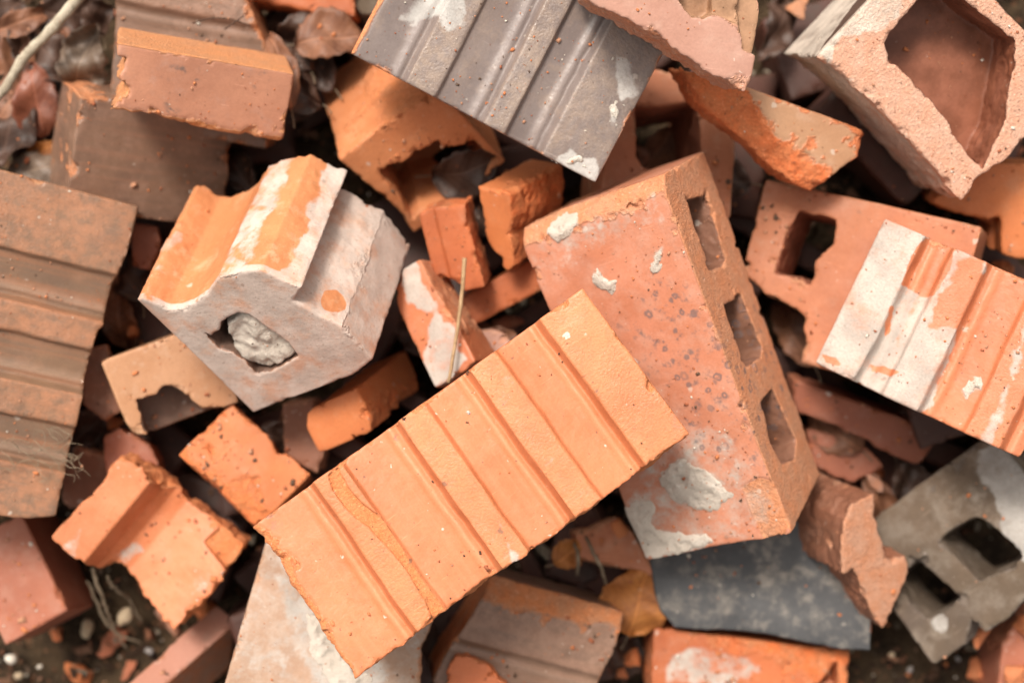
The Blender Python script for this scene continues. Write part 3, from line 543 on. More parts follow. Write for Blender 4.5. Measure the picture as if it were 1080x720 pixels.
  out=[(-3.1, 25.3), (20.1, 28.6), (43.3, 30.4), (74.5, 29.8), (105.3, 26.1), (105.5, 14.9), (99.5, 2.0), (83.9, 1.0), (69.3, 2.5), (36.3, 6.9), (9.6, 5.1)],
 ),
 'i': dict(
  D=(65.1, 60.5, 50.0),
  t=(0.2716, 0.0545, 0.0984),
  q=(0.9935, 0.0996, -0.0553, -0.0044),
  out=[(-6.1, 35.1), (8.3, 43.8), (33.7, 60.9), (76.5, 74.2), (82.6, -10.4), (58.4, -2.2), (48.7, 1.4), (40.3, 3.7), (37.5, 10.5), (41.1, 18.5), (30.1, 24.5), (9.0, 30.4)],
  holes=[{'f': 'z', 'd': 20, 'r': 1, 'poly': [(33.2, 22.1), (42.3, 27.0), (44.0, 1.3), (34.5, 1.2)]}],
 ),
 'j': dict(
  D=(52.2, 85.9, 50.0),
  t=(0.324, -0.265, 0.061),
  q=(0.998, -0.0143, -0.0039, -0.061),
  out=[(-3.9, 52.3), (3.6, 66.1), (10.9, 81.1), (49.5, 92.3), (60.1, -2.5), (-3.2, -10.3)],
 ),
 'k': dict(
  D=(83.4, 62.1, 50.0),
  t=(-0.1838, 0.2144, 0.0966),
  q=(0.9981, 0.0459, -0.0012, -0.0421),
  out=[(-4.9, 61.0), (9.7, 7.9), (29.6, 5.9), (48.3, 3.8), (57.7, 1.0), (73.0, 3.5), (82.4, 1.8), (80.8, 15.0), (83.4, 62.3)],
 ),
 'l': dict(
  D=(50.2, 47.6, 40.0),
  t=(-0.0474, -0.2379, 0.1282),
  q=(1.0, 0.0002, 0.0001, -0.0),
  out=[(10.5, 41.7), (18.9, 42.8), (23.6, 40.5), (30.7, 36.9), (37.9, 29.8), (45.0, 23.8), (50.4, -8.9), (-0.2, -8.9), (3.4, 25.0)],
 ),
 'm': dict(
  D=(54.9, 46.7, 40.0),
  t=(0.0422, -0.1604, 0.0877),
  q=(0.9982, -0.055, 0.0237, 0.0008),
  out=[(-4.6, 35.8), (11.1, 38.2), (26.9, 45.6), (38.1, 35.6), (46.6, 20.1), (54.6, 4.6), (45.2, 8.3), (35.8, 10.9), (20.2, 12.2), (1.5, 17.2)],
 ),
 'n': dict(
  D=(24.8, 26.0, 30.0),
  t=(-0.1054, 0.2096, 0.09),
  q=(1.0, 0.0, 0.0, 0.0),
  out=[(-0.0, 19.8), (1.2, 8.7), (7.4, 2.5), (16.1, 5.0), (21.1, 14.9), (18.6, 26.0)],
 ),
 'o1': dict(
  D=(36.8, 38.6, 40.0),
  t=(-0.2689, -0.0948, 0.0877),
  q=(0.9975, -0.0493, 0.0502, 0.0049),
  out=[(-0.1, 31.3), (10.2, 38.7), (30.5, 27.2), (36.8, 12.2), (19.8, -0.0), (2.7, 8.9)],
 ),
 'o2': dict(
  D=(37.1, 43.4, 40.0),
  t=(-0.3015, -0.1134, 0.0738),
  q=(0.9975, 0.0491, 0.0506, -0.0101),
  out=[(0.1, 25.5), (11.2, 43.4), (30.9, 38.4), (37.0, 19.3), (20.3, -0.1), (2.5, 3.1)],
 ),
 'o3': dict(
  D=(27.5, 22.0, 35.0),
  t=(-0.0244, -0.0134, 0.104),
  q=(1.0, 0.0, 0.0, 0.0),
  out=[(-0.0, 18.3), (12.2, 22.0), (20.8, 18.3), (27.5, 6.1), (12.2, 0.0), (1.8, 6.1)],
 ),
 'o4': dict(
  D=(19.6, 31.1, 50.0),
  t=(-0.2499, 0.0467, 0.0879),
  q=(0.9949, 0.0001, 0.1004, 0.0018),
  out=[(1.4, 31.0), (18.3, 29.4), (19.5, 14.4), (12.2, 0.0), (0.1, 3.0)],
 ),
 'o5': dict(
  D=(30.5, 51.0, 45.0),
  t=(-0.2794, -0.0522, 0.1017),
  q=(0.992, -0.0001, 0.1259, -0.0009),
  out=[(0.1, 47.3), (16.6, 51.0), (30.3, 9.1), (15.5, -0.0), (1.4, 12.4)],
 ),
 'o6': dict(
  D=(30.3, 49.5, 45.0),
  t=(-0.151, -0.0866, 0.092),
  q=(1.0, 0.0, 0.0, 0.0),
  out=[(0.0, 46.4), (21.0, 49.5), (30.3, 24.7), (24.1, -0.0), (2.5, 12.4)],
 ),
 'o7': dict(
  D=(55.0, 38.8, 35.0),
  t=(0.2005, -0.097, 0.05),
  q=(1.0, 0.0, 0.0, 0.0),
  out=[(-0.0, 38.8), (35.6, 31.0), (55.0, 11.6), (32.3, -0.0), (3.2, 12.9)],
 ),
 'o8': dict(
  D=(10.1, 36.5, 25.0),
  t=(0.2303, -0.1951, 0.076),
  q=(1.0, 0.0, 0.0, 0.0),
  out=[(1.3, 36.5), (10.1, 31.5), (8.8, 1.3), (3.8, 0.0), (0.0, 18.9)],
 ),
}


def rib_height(u, L, segs, dep, bead, slope=.45):
    """height of an extruded ribbed face along u (mm); segs = raised strips as fractions"""
    h = np.zeros_like(u); ridge = np.zeros_like(u)
    ed = [-1e3] + [v * L for sg in segs for v in sg] + [1e3]
    for i in range(0, len(ed), 2):
        a, b = ed[i], ed[i + 1]                       # a low band runs from a (end of strip) to b (start of next)
        m = (u > a) & (u < b)
        if b <= 0 or a >= L: continue
        s_step = (b - u) if bead > 0 else (u - a)      # distance from the steep step
        s_drop = (u - a) if bead > 0 else (b - u)
        wdt = (min(b, L) - max(a, 0)) + 1e-6
        hl = -dep + dep * (1 - slope) * np.clip((s_step - 9) / max(wdt - 9, 20), 0, 1) ** 1.2
        hl = hl + .26 * dep * np.exp(-((s_step - 7.2) / 3.0) ** 2)
        hl = np.where(s_drop < 1.6, hl * s_drop / 1.6, hl)
        hl = np.where(s_step < 3.6, hl * np.clip(s_step / 3.6, 0, 1) ** .75, hl)
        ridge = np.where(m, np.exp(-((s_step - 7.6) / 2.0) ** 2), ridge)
        h = np.where(m, hl, h)
    return h, ridge

def fragment(id, name, mat, label, cat='brick', vox=1.2, brk='', amp=1.4, ribs=None, prof=None, bevel=.7, chips=2.0, group=None,
             seed=0, warp=.5, hole_brk=0., mort_name='mortar_patch', mort_mat='mortar', extra=None, smooth_out=False, T=None, colbrk='', jag=.5, hjag=1., lumps=0.):
    e = FR[id]; L, W, TT = e['D']
    if T: TT = T
    rng = np.random.default_rng(seed * 101 + sum(map(ord, id)))
    mg = 3 * vox + 2.5
    org = np.array([-mg, -mg, -TT - mg])
    shape = tuple(int(math.ceil((s + 2 * mg) / vox)) + 1 for s in (L, W, TT))
    ax = [org[k] + np.arange(shape[k], dtype=np.float32) * vox for k in range(3)]
    X, Y, Z = np.meshgrid(*ax, indexing='ij', sparse=True)
    x, y, z = ax
    wp = fbm(shape, vox, (70, 26, 9, 4), (warp, warp * .5, warp * .22, warp * .12), rng)
    rn = fbm(shape, vox, (24, 11, 5, 2.4), (1, .6, .38, .22), rng)
    ch = fbm(shape, vox, (11, 4.6, 2.3), (.9, .7, .45), rng)
    rj = .55 * (1 - 2.6 * np.abs(noise3(shape, vox, 13, rng))) + .45 * (1 - 2.6 * np.abs(noise3(shape, vox, 6, rng))) + .35 * (1 - 2.6 * np.abs(noise3(shape, vox, 2.9, rng)))
    tn = noise3(shape, vox, 19, rng) + .35 * noise3(shape, vox, 7, rng); tn = (np.floor(tn * 3.2) + sstep(tn * 3.2 - np.floor(tn * 3.2), .75, 1)) / 3.2
    top = Z + 0 * X + 0 * Y
    if ribs:
        u = x if ribs['ax'] == 'x' else y
        h, ridge = rib_height(u, L if ribs['ax'] == 'x' else W, ribs['segs'], ribs.get('dep', 7.5), ribs.get('bead', 1), ribs.get('slope', .42))
        wob = noise3((shape[0], shape[1], 1), vox, 31, rng)[:, :, 0] * .7 + noise3((shape[0], shape[1], 1), vox, 8, rng)[:, :, 0] * .35
        uw = (u[:, None] if ribs['ax'] == 'x' else u[None]) + wob
        top = Z - np.interp(uw, u, h).astype(np.float32)[:, :, None]
    if prof:
        u = x if prof[0] == 'x' else y
        h = np.interp(u / (L if prof[0] == 'x' else W), [p[0] for p in prof[1]], [p[1] for p in prof[1]]).astype(np.float32)
        top = Z - (h[:, None, None] if prof[0] == 'x' else h[None, :, None])
    faces = {'x0': -X, 'x1': X - L, 'y0': -Y, 'y1': Y - W, 'z': top, 'zb': -Z - TT}
    skin = None; rough = None
    s1 = np.full(shape, -1e9, np.float32); s2 = s1.copy()
    def push(dv):
        nonlocal s1, s2
        dv = np.broadcast_to(dv, shape)
        s2 = np.maximum(s2, np.minimum(s1, dv)); s1 = np.maximum(s1, dv)
    for k, f in faces.items():
        if k in brk.split():
            f = f + (rn * .8 + rj * .5 + tn) * amp + amp * 1.3
            rough = f if rough is None else np.maximum(rough, f)
        else:
            f = f + wp
            skin = f if skin is None else np.maximum(skin, f)
        push(f)
    if 'out' in e:
        p2 = poly_sd(e['out'], X[:, :, 0] + 0 * Y[:, :, 0], Y[:, :, 0] + 0 * X[:, :, 0])[:, :, None]
        f = p2 + (wp + jag * rj if smooth_out else (rn * .45 + rj * .55) * amp * 1.1 + .3)
        if smooth_out: skin = np.maximum(skin, f)
        else: rough = f if rough is None else np.maximum(rough, f)
        push(f)
    for (p, q, r, ang) in e.get('slope', []):
        p, q, r = (np.array(v) for v in (p, q, r))
        dq = q - p; m = np.array([-dq[1], dq[0]]) / np.hypot(*dq)
        if np.dot(r - p, m) < 0: m = -m
        a = R(ang)
        f = ((X - p[0]) * m[0] + (Y - p[1]) * m[1]) * math.sin(a) + Z * math.cos(a) + (rn * .5 + rj * .25 + tn * .9) * amp + amp * .2
        rough = f if rough is None else np.maximum(rough, f); push(f)
    for (fc, p, q, r) in e.get('cut', []):
        p, q, r = (np.array(v) for v in (p, q, r))
        dq = q - p; m = np.array([-dq[1], dq[0]]) / np.hypot(*dq)
        if np.dot(r - p, m) < 0: m = -m
        U, Vv = {'x': (Y, Z), 'y': (X, Z), 'z': (X, Y)}[fc[0]]
        f = (U - p[0]) * m[0] + (Vv - p[1]) * m[1] + wp + rn * .5 + 0 * X + 0 * Y + 0 * Z
        skin = np.maximum(skin, f); push(f)
    for sp_ in e.get('spall', []):
        p2 = poly_sd(sp_['poly'], X[:, :, 0] + 0 * Y[:, :, 0], Y[:, :, 0] + 0 * X[:, :, 0])[:, :, None]
        f = -np.maximum(p2 + rn * .8, -(Z + sp_['d'] + rn * .5))
        rough = f if rough is None else np.maximum(rough, f)
    d = skin if rough is None else np.maximum(skin, rough)
    hd = np.full(shape, -1e9, np.float32)
    for hdef in e.get('holes', []):
        fc = hdef['f']
        if fc[0] == 'z':
            p2 = poly_sd(hdef['poly'], X[:, :, 0] + 0 * Y[:, :, 0], Y[:, :, 0] + 0 * X[:, :, 0])[:, :, None]; dep = -Z - hdef['d']
        else:
            p2 = poly_sd(hdef['poly'], Y[0] + 0 * Z[0], Z[0] + 0 * Y[0])[None]; dep = (L - X) - hdef['d']
        r = hdef['r']
        f = -(np.maximum(p2 + (1.6 if fc[0] == 'x' else 0.) + (rn * .3 + rj * .45) * hjag + wp * .5, dep + 0 * p2))
        hd = np.maximum(hd, f); push(f)
    d = np.maximum(d, hd)
    bev = (s1 + s2) * .7071 + bevel * .5 + np.clip(ch - .18, 0, 2) ** 1.4 * chips * 1.6 + np.clip(ch, -.5, 0) * .2
    d = np.maximum(d, bev)
    if lumps: d = d - lumps * np.clip(ch + .3 * rj, -.4, 1.5)
    if extra: d = extra(d, X, Y, Z, rn, ch)
    V, Q, ci = surface_nets(d, org, vox)
    c0, c1_, c2_ = np.clip(ci + 1, 0, np.array(shape) - 1).T
    rv = -1e9 if rough is None else np.broadcast_to(rough, shape)[c0, c1_, c2_]
    sv = np.broadcast_to(skin, shape)[c0, c1_, c2_]; hv = hd[c0, c1_, c2_]; bv = bev[c0, c1_, c2_]
    at = {}
    smax = np.maximum(sv, hv)
    at['brk'] = np.maximum(sstep(rv - smax, -.3 * vox, .5 * vox), .8 * sstep(bv - np.maximum(smax, rv), .15, .8))
    if hole_brk: at['brk'] = np.maximum(at['brk'], hole_brk * (hv > sv))
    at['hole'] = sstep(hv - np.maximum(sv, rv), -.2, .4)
    if ribs:
        uu = V[:, 0] if ribs['ax'] == 'x' else V[:, 1]
        near_top = (V[:, 2] > -12)
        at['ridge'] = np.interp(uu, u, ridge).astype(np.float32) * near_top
        at['strip'] = (np.interp(uu, u, h) > -.15 * ribs.get('dep', 7.5)).astype(np.float32) * near_top
    for fcn in colbrk.split():
        fv = np.broadcast_to(faces[fcn] + wp, shape)[c0, c1_, c2_]
        at['brk'] = np.maximum(at['brk'], .95 * (fv >= np.maximum(sv, hv) - .4 * vox))
    nz = rn[c0, c1_, c2_]; nf = ch[c0, c1_, c2_]
    def mask(defs, wid=4.0, nz_amp=2.2):
        o = np.zeros(len(V), np.float32)
        for h in defs:
            fc = h['f']
            if fc[0] == 'z': a, b, dp = V[:, 0], V[:, 1], -V[:, 2]
            elif fc[0] == 'x': a, b, dp = V[:, 1], V[:, 2], L - V[:, 0]
            else: a, b, dp = V[:, 0], V[:, 2], W - V[:, 1]
            m = sstep(-(poly_sd(h['poly'], a, b) + (nz * .6 + nf * .6) * nz_amp), -wid, wid)
            m = m * h.get('s', 1.)
            if 'dmin' in h: m = m * (dp > h['dmin'])
            if 'd' in h: m = m * sstep(h['d'] - dp, -1, 1)
            o = np.maximum(o, m)
        return o
    fl = list(e.get('film', [])) + [dict(f=m_['f'], poly=m_['poly'], d=9, s=.75) for m_ in e.get('mort', [])]
    fm = mask(fl, 5.5, 3.0) if fl else np.zeros(len(V), np.float32)
    if 'spots' in e: fm = fm * (1 - mask(e['spots'], 1.0, 1.2))
    for (sx, sy, sz, sr) in e.get('balls', []):
        fm = fm * sstep(np.sqrt((V[:, 0] - sx) ** 2 + (V[:, 1] - sy) ** 2 + ((V[:, 2] - sz) * .8) ** 2) + nz * 1.2 + nf * .8, sr - 1, sr + 1)
    at['film'] = fm * (1 - .85 * at['hole'])
    at['dark'] = mask(e['darks'], e['darks'][0].get('w', 6), 3) if 'darks' in e else np.zeros(len(V), np.float32)
    parts = 'mort' in e or 'lump' in e
    if parts:
        root = obj(name, None, None, label, cat, group)
        body = obj('brick_body', mesh_from(name, V * .001, Q, at, M[mat]), root)
    else:
        root = obj(name, mesh_from(name, V * .001, Q, at, M[mat]), None, label, cat, group)
    for md in e.get('mort', []):
        lo = np.array([min(p[0] for p in md['poly']) - 4, min(p[1] for p in md['poly']) - 4]); hi = np.array([max(p[0] for p in md['poly']) + 4, max(p[1] for p in md['poly']) + 4])
        i0, i1 = (np.clip(((v[0] - org[0]) / vox), 0, shape[0] - 1).astype(int) for v in (lo, hi))
        j0, j1 = (np.clip(((v[1] - org[1]) / vox), 0, shape[1] - 1).astype(int) for v in (lo, hi))
        k0 = max(0, int((-9 - org[2]) / vox))
        sl = (slice(i0, i1 + 1), slice(j0, j1 + 1), slice(k0, None))
        ds, r_, c_ = d[sl], rn[sl], ch[sl]
        p2 = poly_sd(md['poly'], X[sl[0], :, 0] + 0 * Y[:, sl[1], 0], Y[:, sl[1], 0] + 0 * X[sl[0], :, 0])[:, :, None]
        edge = p2 + 1.2 + r_ * 2.0 + c_ * 2.6 + rj[sl] * 2.4
        if md.get('dots'): edge = np.maximum(p2 - 1, (.62 - c_) * 5 + r_ * 1.2)
        thick = md['t'] * np.clip(.55 - edge * .16, 0, 1.15) * np.clip(1 + .7 * c_ + 1.1 * rj[sl], .15, 2)
        f = np.maximum(np.maximum(ds - thick, edge), -(ds + 2.2 * vox))
        if not (f < 0).any(): continue
        V2, Q2, _ = surface_nets(np.pad(f, 1, constant_values=5.), np.array([x[i0], y[j0], z[k0]]) - vox, vox)
        obj(mort_name, mesh_from(mort_name, V2 * .001, Q2, None, M[mort_mat]), root)
    if 'lump' in e:
        p2 = poly_sd(e['lump'], X[:, :, 0] + 0 * Y[:, :, 0], Y[:, :, 0] + 0 * X[:, :, 0])[:, :, None]
        f = np.maximum(np.maximum(p2 + rn * 1.6 + ch * .7 + np.clip(Z + 10, 0, 20) * .35, Z + 1.5 + rn * 2.2 + ch * 1.0), -Z - 60)
        V2, Q2, _ = surface_nets(f + 0 * d, org, vox)
        obj('mortar_plug', mesh_from('mortar_plug', V2 * .001, Q2, None, M['mortar']), root)
    root.location = e['t']; root.rotation_mode = 'QUATERNION'; root.rotation_quaternion = e['q']
    return root

# ------------------------------------------------------------------ ground
def make_ground():
    rng = np.random.default_rng(5)
    n = 200; half = .62
    xs = np.linspace(-half, half, n); vox = (xs[1] - xs[0]) * 1000
    h = fbm((n, n, 1), vox, (220, 90, 40, 18, 8), (10, 7, 5, 3.2, 1.8), rng)[:, :, 0]
    XX, YY = np.meshgrid(xs, xs, indexing='ij')
    rr = np.hypot(XX / .40, YY / .30)
    h = h + 4
    fade = np.clip((half - np.maximum(abs(XX), abs(YY))) / .06, 0, 1)
    V = np.stack([XX, YY, h * .001 * fade], -1).reshape(-1, 3)
    I = np.arange(n * n).reshape(n, n)
    Q = np.stack([I[:-1, :-1], I[1:, :-1], I[1:, 1:], I[:-1, 1:]], -1).reshape(-1, 4)
    # wide apron to the horizon
    o = len(V); far = 60.0
    ring = np.array([[-half, -half, 0], [half, -half, 0], [half, half, 0], [-half, half, 0], [-far, -far, 0], [far, -far, 0], [far, far, 0], [-far, far, 0]])
    V = np.vstack([V, ring])
    Q = np.vstack([Q, [[o + 4, o + 5, o + 1, o], [o + 5, o + 6, o + 2, o + 1], [o + 6, o + 7, o + 3, o + 2], [o + 7, o + 4, o, o + 3]]])
    g = NT('dark_soil'); tc = g.n('ShaderNodeTexCoord').outputs['Object']
    c = g.mix(g.rng(g.noise(tc, 30, 5, .65), .35, .65), (.022, .014, .009), (.075, .048, .027))
    c = g.mix(g.rng(g.noise(tc, 160, 5, .7), .5, .7, 0, .7), c, (.075, .052, .031))
    v = g.vor(tc, 260); sc = g.n('ShaderNodeSeparateColor'); g.put(sc.inputs[0], v.outputs['Color'])
    c = g.mix(g.math('MULTIPLY', g.rng(sc.outputs[0], .97, .975), g.math('SUBTRACT', 1., g.rng(v.outputs['Distance'], .25, .4))), c, (.42, .36, .28))
    c = g.mix(g.math('MULTIPLY', g.rng(sc.outputs[1], .85, .9), g.math('SUBTRACT', 1., g.rng(v.outputs['Distance'], .3, .5))), c, (.16, .075, .04))
    m = g.finish(c, .95, g.math('ADD', g.noise(tc, 140, 6, .75), g.math('MULTIPLY', v.outputs['Distance'], .5)), 1.0, .004, .15)
    obj('ground', mesh_from('ground', V, Q, None, m), kind='structure')
make_ground()

# ------------------------------------------------------------------ the broken bricks
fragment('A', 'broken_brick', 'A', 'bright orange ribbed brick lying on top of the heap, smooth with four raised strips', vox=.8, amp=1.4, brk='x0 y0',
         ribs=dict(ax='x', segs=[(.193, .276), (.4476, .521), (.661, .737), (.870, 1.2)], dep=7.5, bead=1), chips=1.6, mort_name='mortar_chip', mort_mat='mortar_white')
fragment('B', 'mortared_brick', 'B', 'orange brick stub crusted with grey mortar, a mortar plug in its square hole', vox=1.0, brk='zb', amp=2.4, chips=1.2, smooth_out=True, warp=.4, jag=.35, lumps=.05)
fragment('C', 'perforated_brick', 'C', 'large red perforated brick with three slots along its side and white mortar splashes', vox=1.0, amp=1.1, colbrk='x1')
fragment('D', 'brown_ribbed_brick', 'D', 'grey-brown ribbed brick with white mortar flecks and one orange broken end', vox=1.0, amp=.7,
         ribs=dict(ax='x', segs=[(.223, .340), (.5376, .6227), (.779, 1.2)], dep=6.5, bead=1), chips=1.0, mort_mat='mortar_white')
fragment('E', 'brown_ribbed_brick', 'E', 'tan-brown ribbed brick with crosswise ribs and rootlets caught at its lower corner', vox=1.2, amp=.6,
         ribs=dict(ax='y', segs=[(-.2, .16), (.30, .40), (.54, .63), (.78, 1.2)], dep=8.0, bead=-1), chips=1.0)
fragment('G', 'broken_brick', 'G', 'pinkish orange brick piece lying across two dark brown bricks beside dry leaves', vox=1.1, amp=1.6, chips=1.8, colbrk='y1')
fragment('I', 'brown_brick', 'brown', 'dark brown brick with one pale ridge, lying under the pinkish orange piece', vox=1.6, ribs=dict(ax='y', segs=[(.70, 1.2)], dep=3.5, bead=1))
fragment('J', 'brown_brick', 'brown', 'dark brown brick with a chipped orange corner beside the wrinkled leaves', vox=1.6)
fragment('K', 'broken_brick', 'pink', 'pink brick fragment with open channels, lying over the end of the grey-brown ribbed brick', vox=1.0, amp=2.0)
fragment('L', 'brick_shard', 'shard', 'wedge shaped orange shard with a smooth tan strip below the pink fragment', vox=1.1, amp=2.0)
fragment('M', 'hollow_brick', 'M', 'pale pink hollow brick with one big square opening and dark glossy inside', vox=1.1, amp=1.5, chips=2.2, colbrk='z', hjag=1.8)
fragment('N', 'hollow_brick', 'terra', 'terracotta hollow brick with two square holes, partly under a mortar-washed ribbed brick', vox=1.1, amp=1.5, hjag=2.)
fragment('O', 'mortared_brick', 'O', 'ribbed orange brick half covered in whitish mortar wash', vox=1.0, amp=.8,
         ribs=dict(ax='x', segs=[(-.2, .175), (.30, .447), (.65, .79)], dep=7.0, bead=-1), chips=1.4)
fragment('Pc', 'concrete_block', 'conc', 'grey weathered concrete block with two square holes half sunk in soil', 'block', vox=1.4, amp=2.2, warp=1.0, chips=3.5, hjag=2)
fragment('Qf', 'brick_shard', 'fork', 'forked pinkish shard of hollow brick wedged beside the grey concrete block', vox=1.1, amp=1.2, colbrk='z', smooth_out=True, jag=1.2)
fragment('R', 'slate_piece', 'slate', 'dark grey curved slate piece with pale lichen', 'slate', vox=1.0, amp=.4, chips=.6)
fragment('Sb', 'broken_brick', 'deep', 'orange brick with whitish stains lying under the dark slate piece', vox=1.5)
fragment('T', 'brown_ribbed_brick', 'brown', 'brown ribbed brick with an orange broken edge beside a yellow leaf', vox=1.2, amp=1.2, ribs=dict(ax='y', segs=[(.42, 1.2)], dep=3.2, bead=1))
fragment('U', 'broken_brick', 'U', 'tan brick with a crust of grey mortar, underneath the bright orange ribbed brick', vox=1.2)
fragment('V', 'broken_brick', 'bar', 'narrow pink and orange brick bar standing on edge in the soil', vox=1.3, colbrk='y0')
fragment('W', 'brick_shard', 'A', 'orange corner shard of hollow brick with a rounded hollow, lying open side up', vox=.9, amp=2.0, brk='x0 x1 y0',
         prof=('y', [(0, -10), (.12, -13), (.25, -18), (.38, -22), (.5, -24), (.6, -22), (.67, -15), (.715, -5), (.74, 0), (1, 0)]), chips=2)
fragment('X', 'broken_brick', 'red', 'dull red brick end lying on the bare soil', vox=1.3)
fragment('Y', 'broken_brick', 'orange', 'plain orange brick piece between the corner shard and the bright ribbed brick', vox=1.0, amp=1.9)
fragment('Z', 'hollow_brick', 'tan', 'tan hollow brick piece with a jagged opening under the mortar-crusted stub', vox=1.0, amp=1.5, hjag=2.2)
fragment('a', 'broken_brick', 'orange', 'orange brick corner with a sharp edge, jammed under the mortar-crusted stub', vox=1.0)
fragment('b', 'mortared_brick', 'O', 'narrow orange piece with a whitish mortar face and a dry stalk across it', vox=1.0, amp=.8)
fragment('c', 'brick_shard', 'deep', 'small grooved deep orange shard beside the dry stalk', vox=1.0, amp=1.2, prof=('x', [(0, -3), (.3, -3), (.36, 0), (1, 0)]))
fragment('d', 'brick_shard', 'orange', 'upright orange shard with a pale mortar streak under the grey-brown ribbed brick', vox=1.0, amp=1.2)
fragment('e', 'brick_shard', 'deep', 'dark orange bar deep in the gap beside the red perforated brick', vox=1.3)
fragment('f', 'hollow_brick', 'pale', 'large orange hollow brick with a ragged hole full of dry leaf', vox=1.1, amp=1.4, hjag=1.4)
fragment('g', 'hollow_brick', 'terra', 'shadowed pink hollow brick with a dark square hole behind the perforated brick', vox=1.5)
fragment('h', 'brick_shard', 'red', 'dark red tile shard deep under the mortar-washed ribbed brick', vox=1.4)
fragment('i', 'broken_brick', 'orange', 'orange brick piece with a stepped edge under the pale pink hollow brick', vox=1.4)
fragment('j', 'broken_brick', 'red', 'dull red brick end beside the concrete block', vox=1.6)
fragment('k', 'broken_brick', 'deep', 'deep orange brick above the brown curled leaves', vox=1.6)
fragment('l', 'brick_shard', 'deep', 'rough orange chunk in front of the brown ribbed brick with orange broken edge', vox=1.1, amp=2)
fragment('m', 'brick_shard', 'terra', 'pinkish shard behind the yellow leaf', vox=1.4)
fragment('n', 'stone', 'conc', 'small grey stone beside the broken end of the grey-brown ribbed brick', 'stone', vox=1.4, amp=2)

fragment('o1', 'brick_shard', 'red', 'dull red shard in the dark gap behind the corner shard', vox=1.3, amp=1.8)
fragment('o2', 'brick_shard', 'fork', 'brown-red shard beside the lower corner of the tan-brown ribbed brick', vox=1.3, amp=1.6)
fragment('o3', 'brick_shard', 'pink', 'small pinkish lump at the edge of the bright ribbed brick near the dry stalk', vox=1.1, amp=2)
fragment('o4', 'brick_shard', 'red', 'dark red shard in the gap between the tan-brown ribbed brick and the mortar-crusted stub', vox=1.3, amp=1.6)
fragment('o5', 'brick_shard', 'fork', 'brown slab beside the tan hollow piece with jagged opening', vox=1.3, amp=1.4)
fragment('o6', 'brick_shard', 'fork', 'dark brown slab under the orange brick corner with a sharp edge', vox=1.3, amp=1.4)
fragment('o7', 'brick_shard', 'red', 'dark red shard under the dark red tile shard', vox=1.4, amp=1.6)
fragment('o8', 'brick_shard', 'deep', 'orange sliver under the slate beside the forked shard', vox=1.2, amp=1.2)

# ------------------------------------------------------------------ lower bricks that close the gaps
LOW = []
def low_brick(key, D, mat, holes, label):
    L, W, T = D
    FR[key] = dict(D=D, t=(0, 0, 0), q=(1, 0, 0, 0), holes=holes,
                   out=[(-8, -8), (L * .45, -8), (L + 3, -8), (L - 4, W * .3), (L + 1, W * .55), (L - 6, W + 8), (-8, W + 8)])
    o = fragment(key, 'hidden_brick', mat, label, vox=2.6, amp=2.0, group='lower bricks in the gaps')
    o.rotation_mode = 'XYZ'
    return o
def sq(x, y, a, b): return [(x, y), (x + a, y), (x + a, y + b), (x, y + b)]
protos = [low_brick('low1', (118, 88, 52), 'gap_shade', [dict(f='z', poly=sq(18, 16, 34, 56), d=200, r=1), dict(f='z', poly=sq(64, 16, 34, 56), d=200, r=1)], 'shade-darkened brick with two square holes, deep in the shadowed gaps'),
          low_brick('low2', (105, 62, 50), 'gap_shade', [], 'plain shade-darkened brick deep in the shadowed gaps'),
          low_brick('low3', (92, 76, 48), 'gap_shade', [dict(f='z', poly=sq(22, 20, 46, 36), d=30, r=1)], 'shade-darkened brick with one recess, deep in the shadowed gaps')]
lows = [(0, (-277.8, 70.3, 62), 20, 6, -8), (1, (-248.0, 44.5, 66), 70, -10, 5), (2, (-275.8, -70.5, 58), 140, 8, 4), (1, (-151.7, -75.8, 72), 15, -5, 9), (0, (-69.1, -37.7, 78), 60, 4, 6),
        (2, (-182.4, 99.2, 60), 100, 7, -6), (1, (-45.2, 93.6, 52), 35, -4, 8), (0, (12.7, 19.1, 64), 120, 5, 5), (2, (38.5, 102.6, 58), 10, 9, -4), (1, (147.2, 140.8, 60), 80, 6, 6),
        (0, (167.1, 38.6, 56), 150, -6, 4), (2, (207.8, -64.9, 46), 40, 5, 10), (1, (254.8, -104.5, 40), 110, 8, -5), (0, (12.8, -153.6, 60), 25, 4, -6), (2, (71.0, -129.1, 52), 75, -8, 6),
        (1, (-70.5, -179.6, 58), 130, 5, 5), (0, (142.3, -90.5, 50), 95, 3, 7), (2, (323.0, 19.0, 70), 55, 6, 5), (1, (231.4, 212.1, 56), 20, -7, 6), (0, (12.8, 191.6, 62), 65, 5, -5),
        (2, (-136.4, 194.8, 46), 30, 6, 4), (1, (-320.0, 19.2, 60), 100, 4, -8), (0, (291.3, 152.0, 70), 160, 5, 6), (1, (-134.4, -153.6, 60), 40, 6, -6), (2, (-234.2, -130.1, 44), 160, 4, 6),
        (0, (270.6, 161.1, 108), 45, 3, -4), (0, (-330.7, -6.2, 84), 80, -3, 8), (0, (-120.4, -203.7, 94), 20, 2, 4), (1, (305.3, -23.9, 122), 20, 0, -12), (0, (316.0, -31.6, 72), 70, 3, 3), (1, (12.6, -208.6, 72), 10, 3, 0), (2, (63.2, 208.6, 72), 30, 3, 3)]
seen = set()
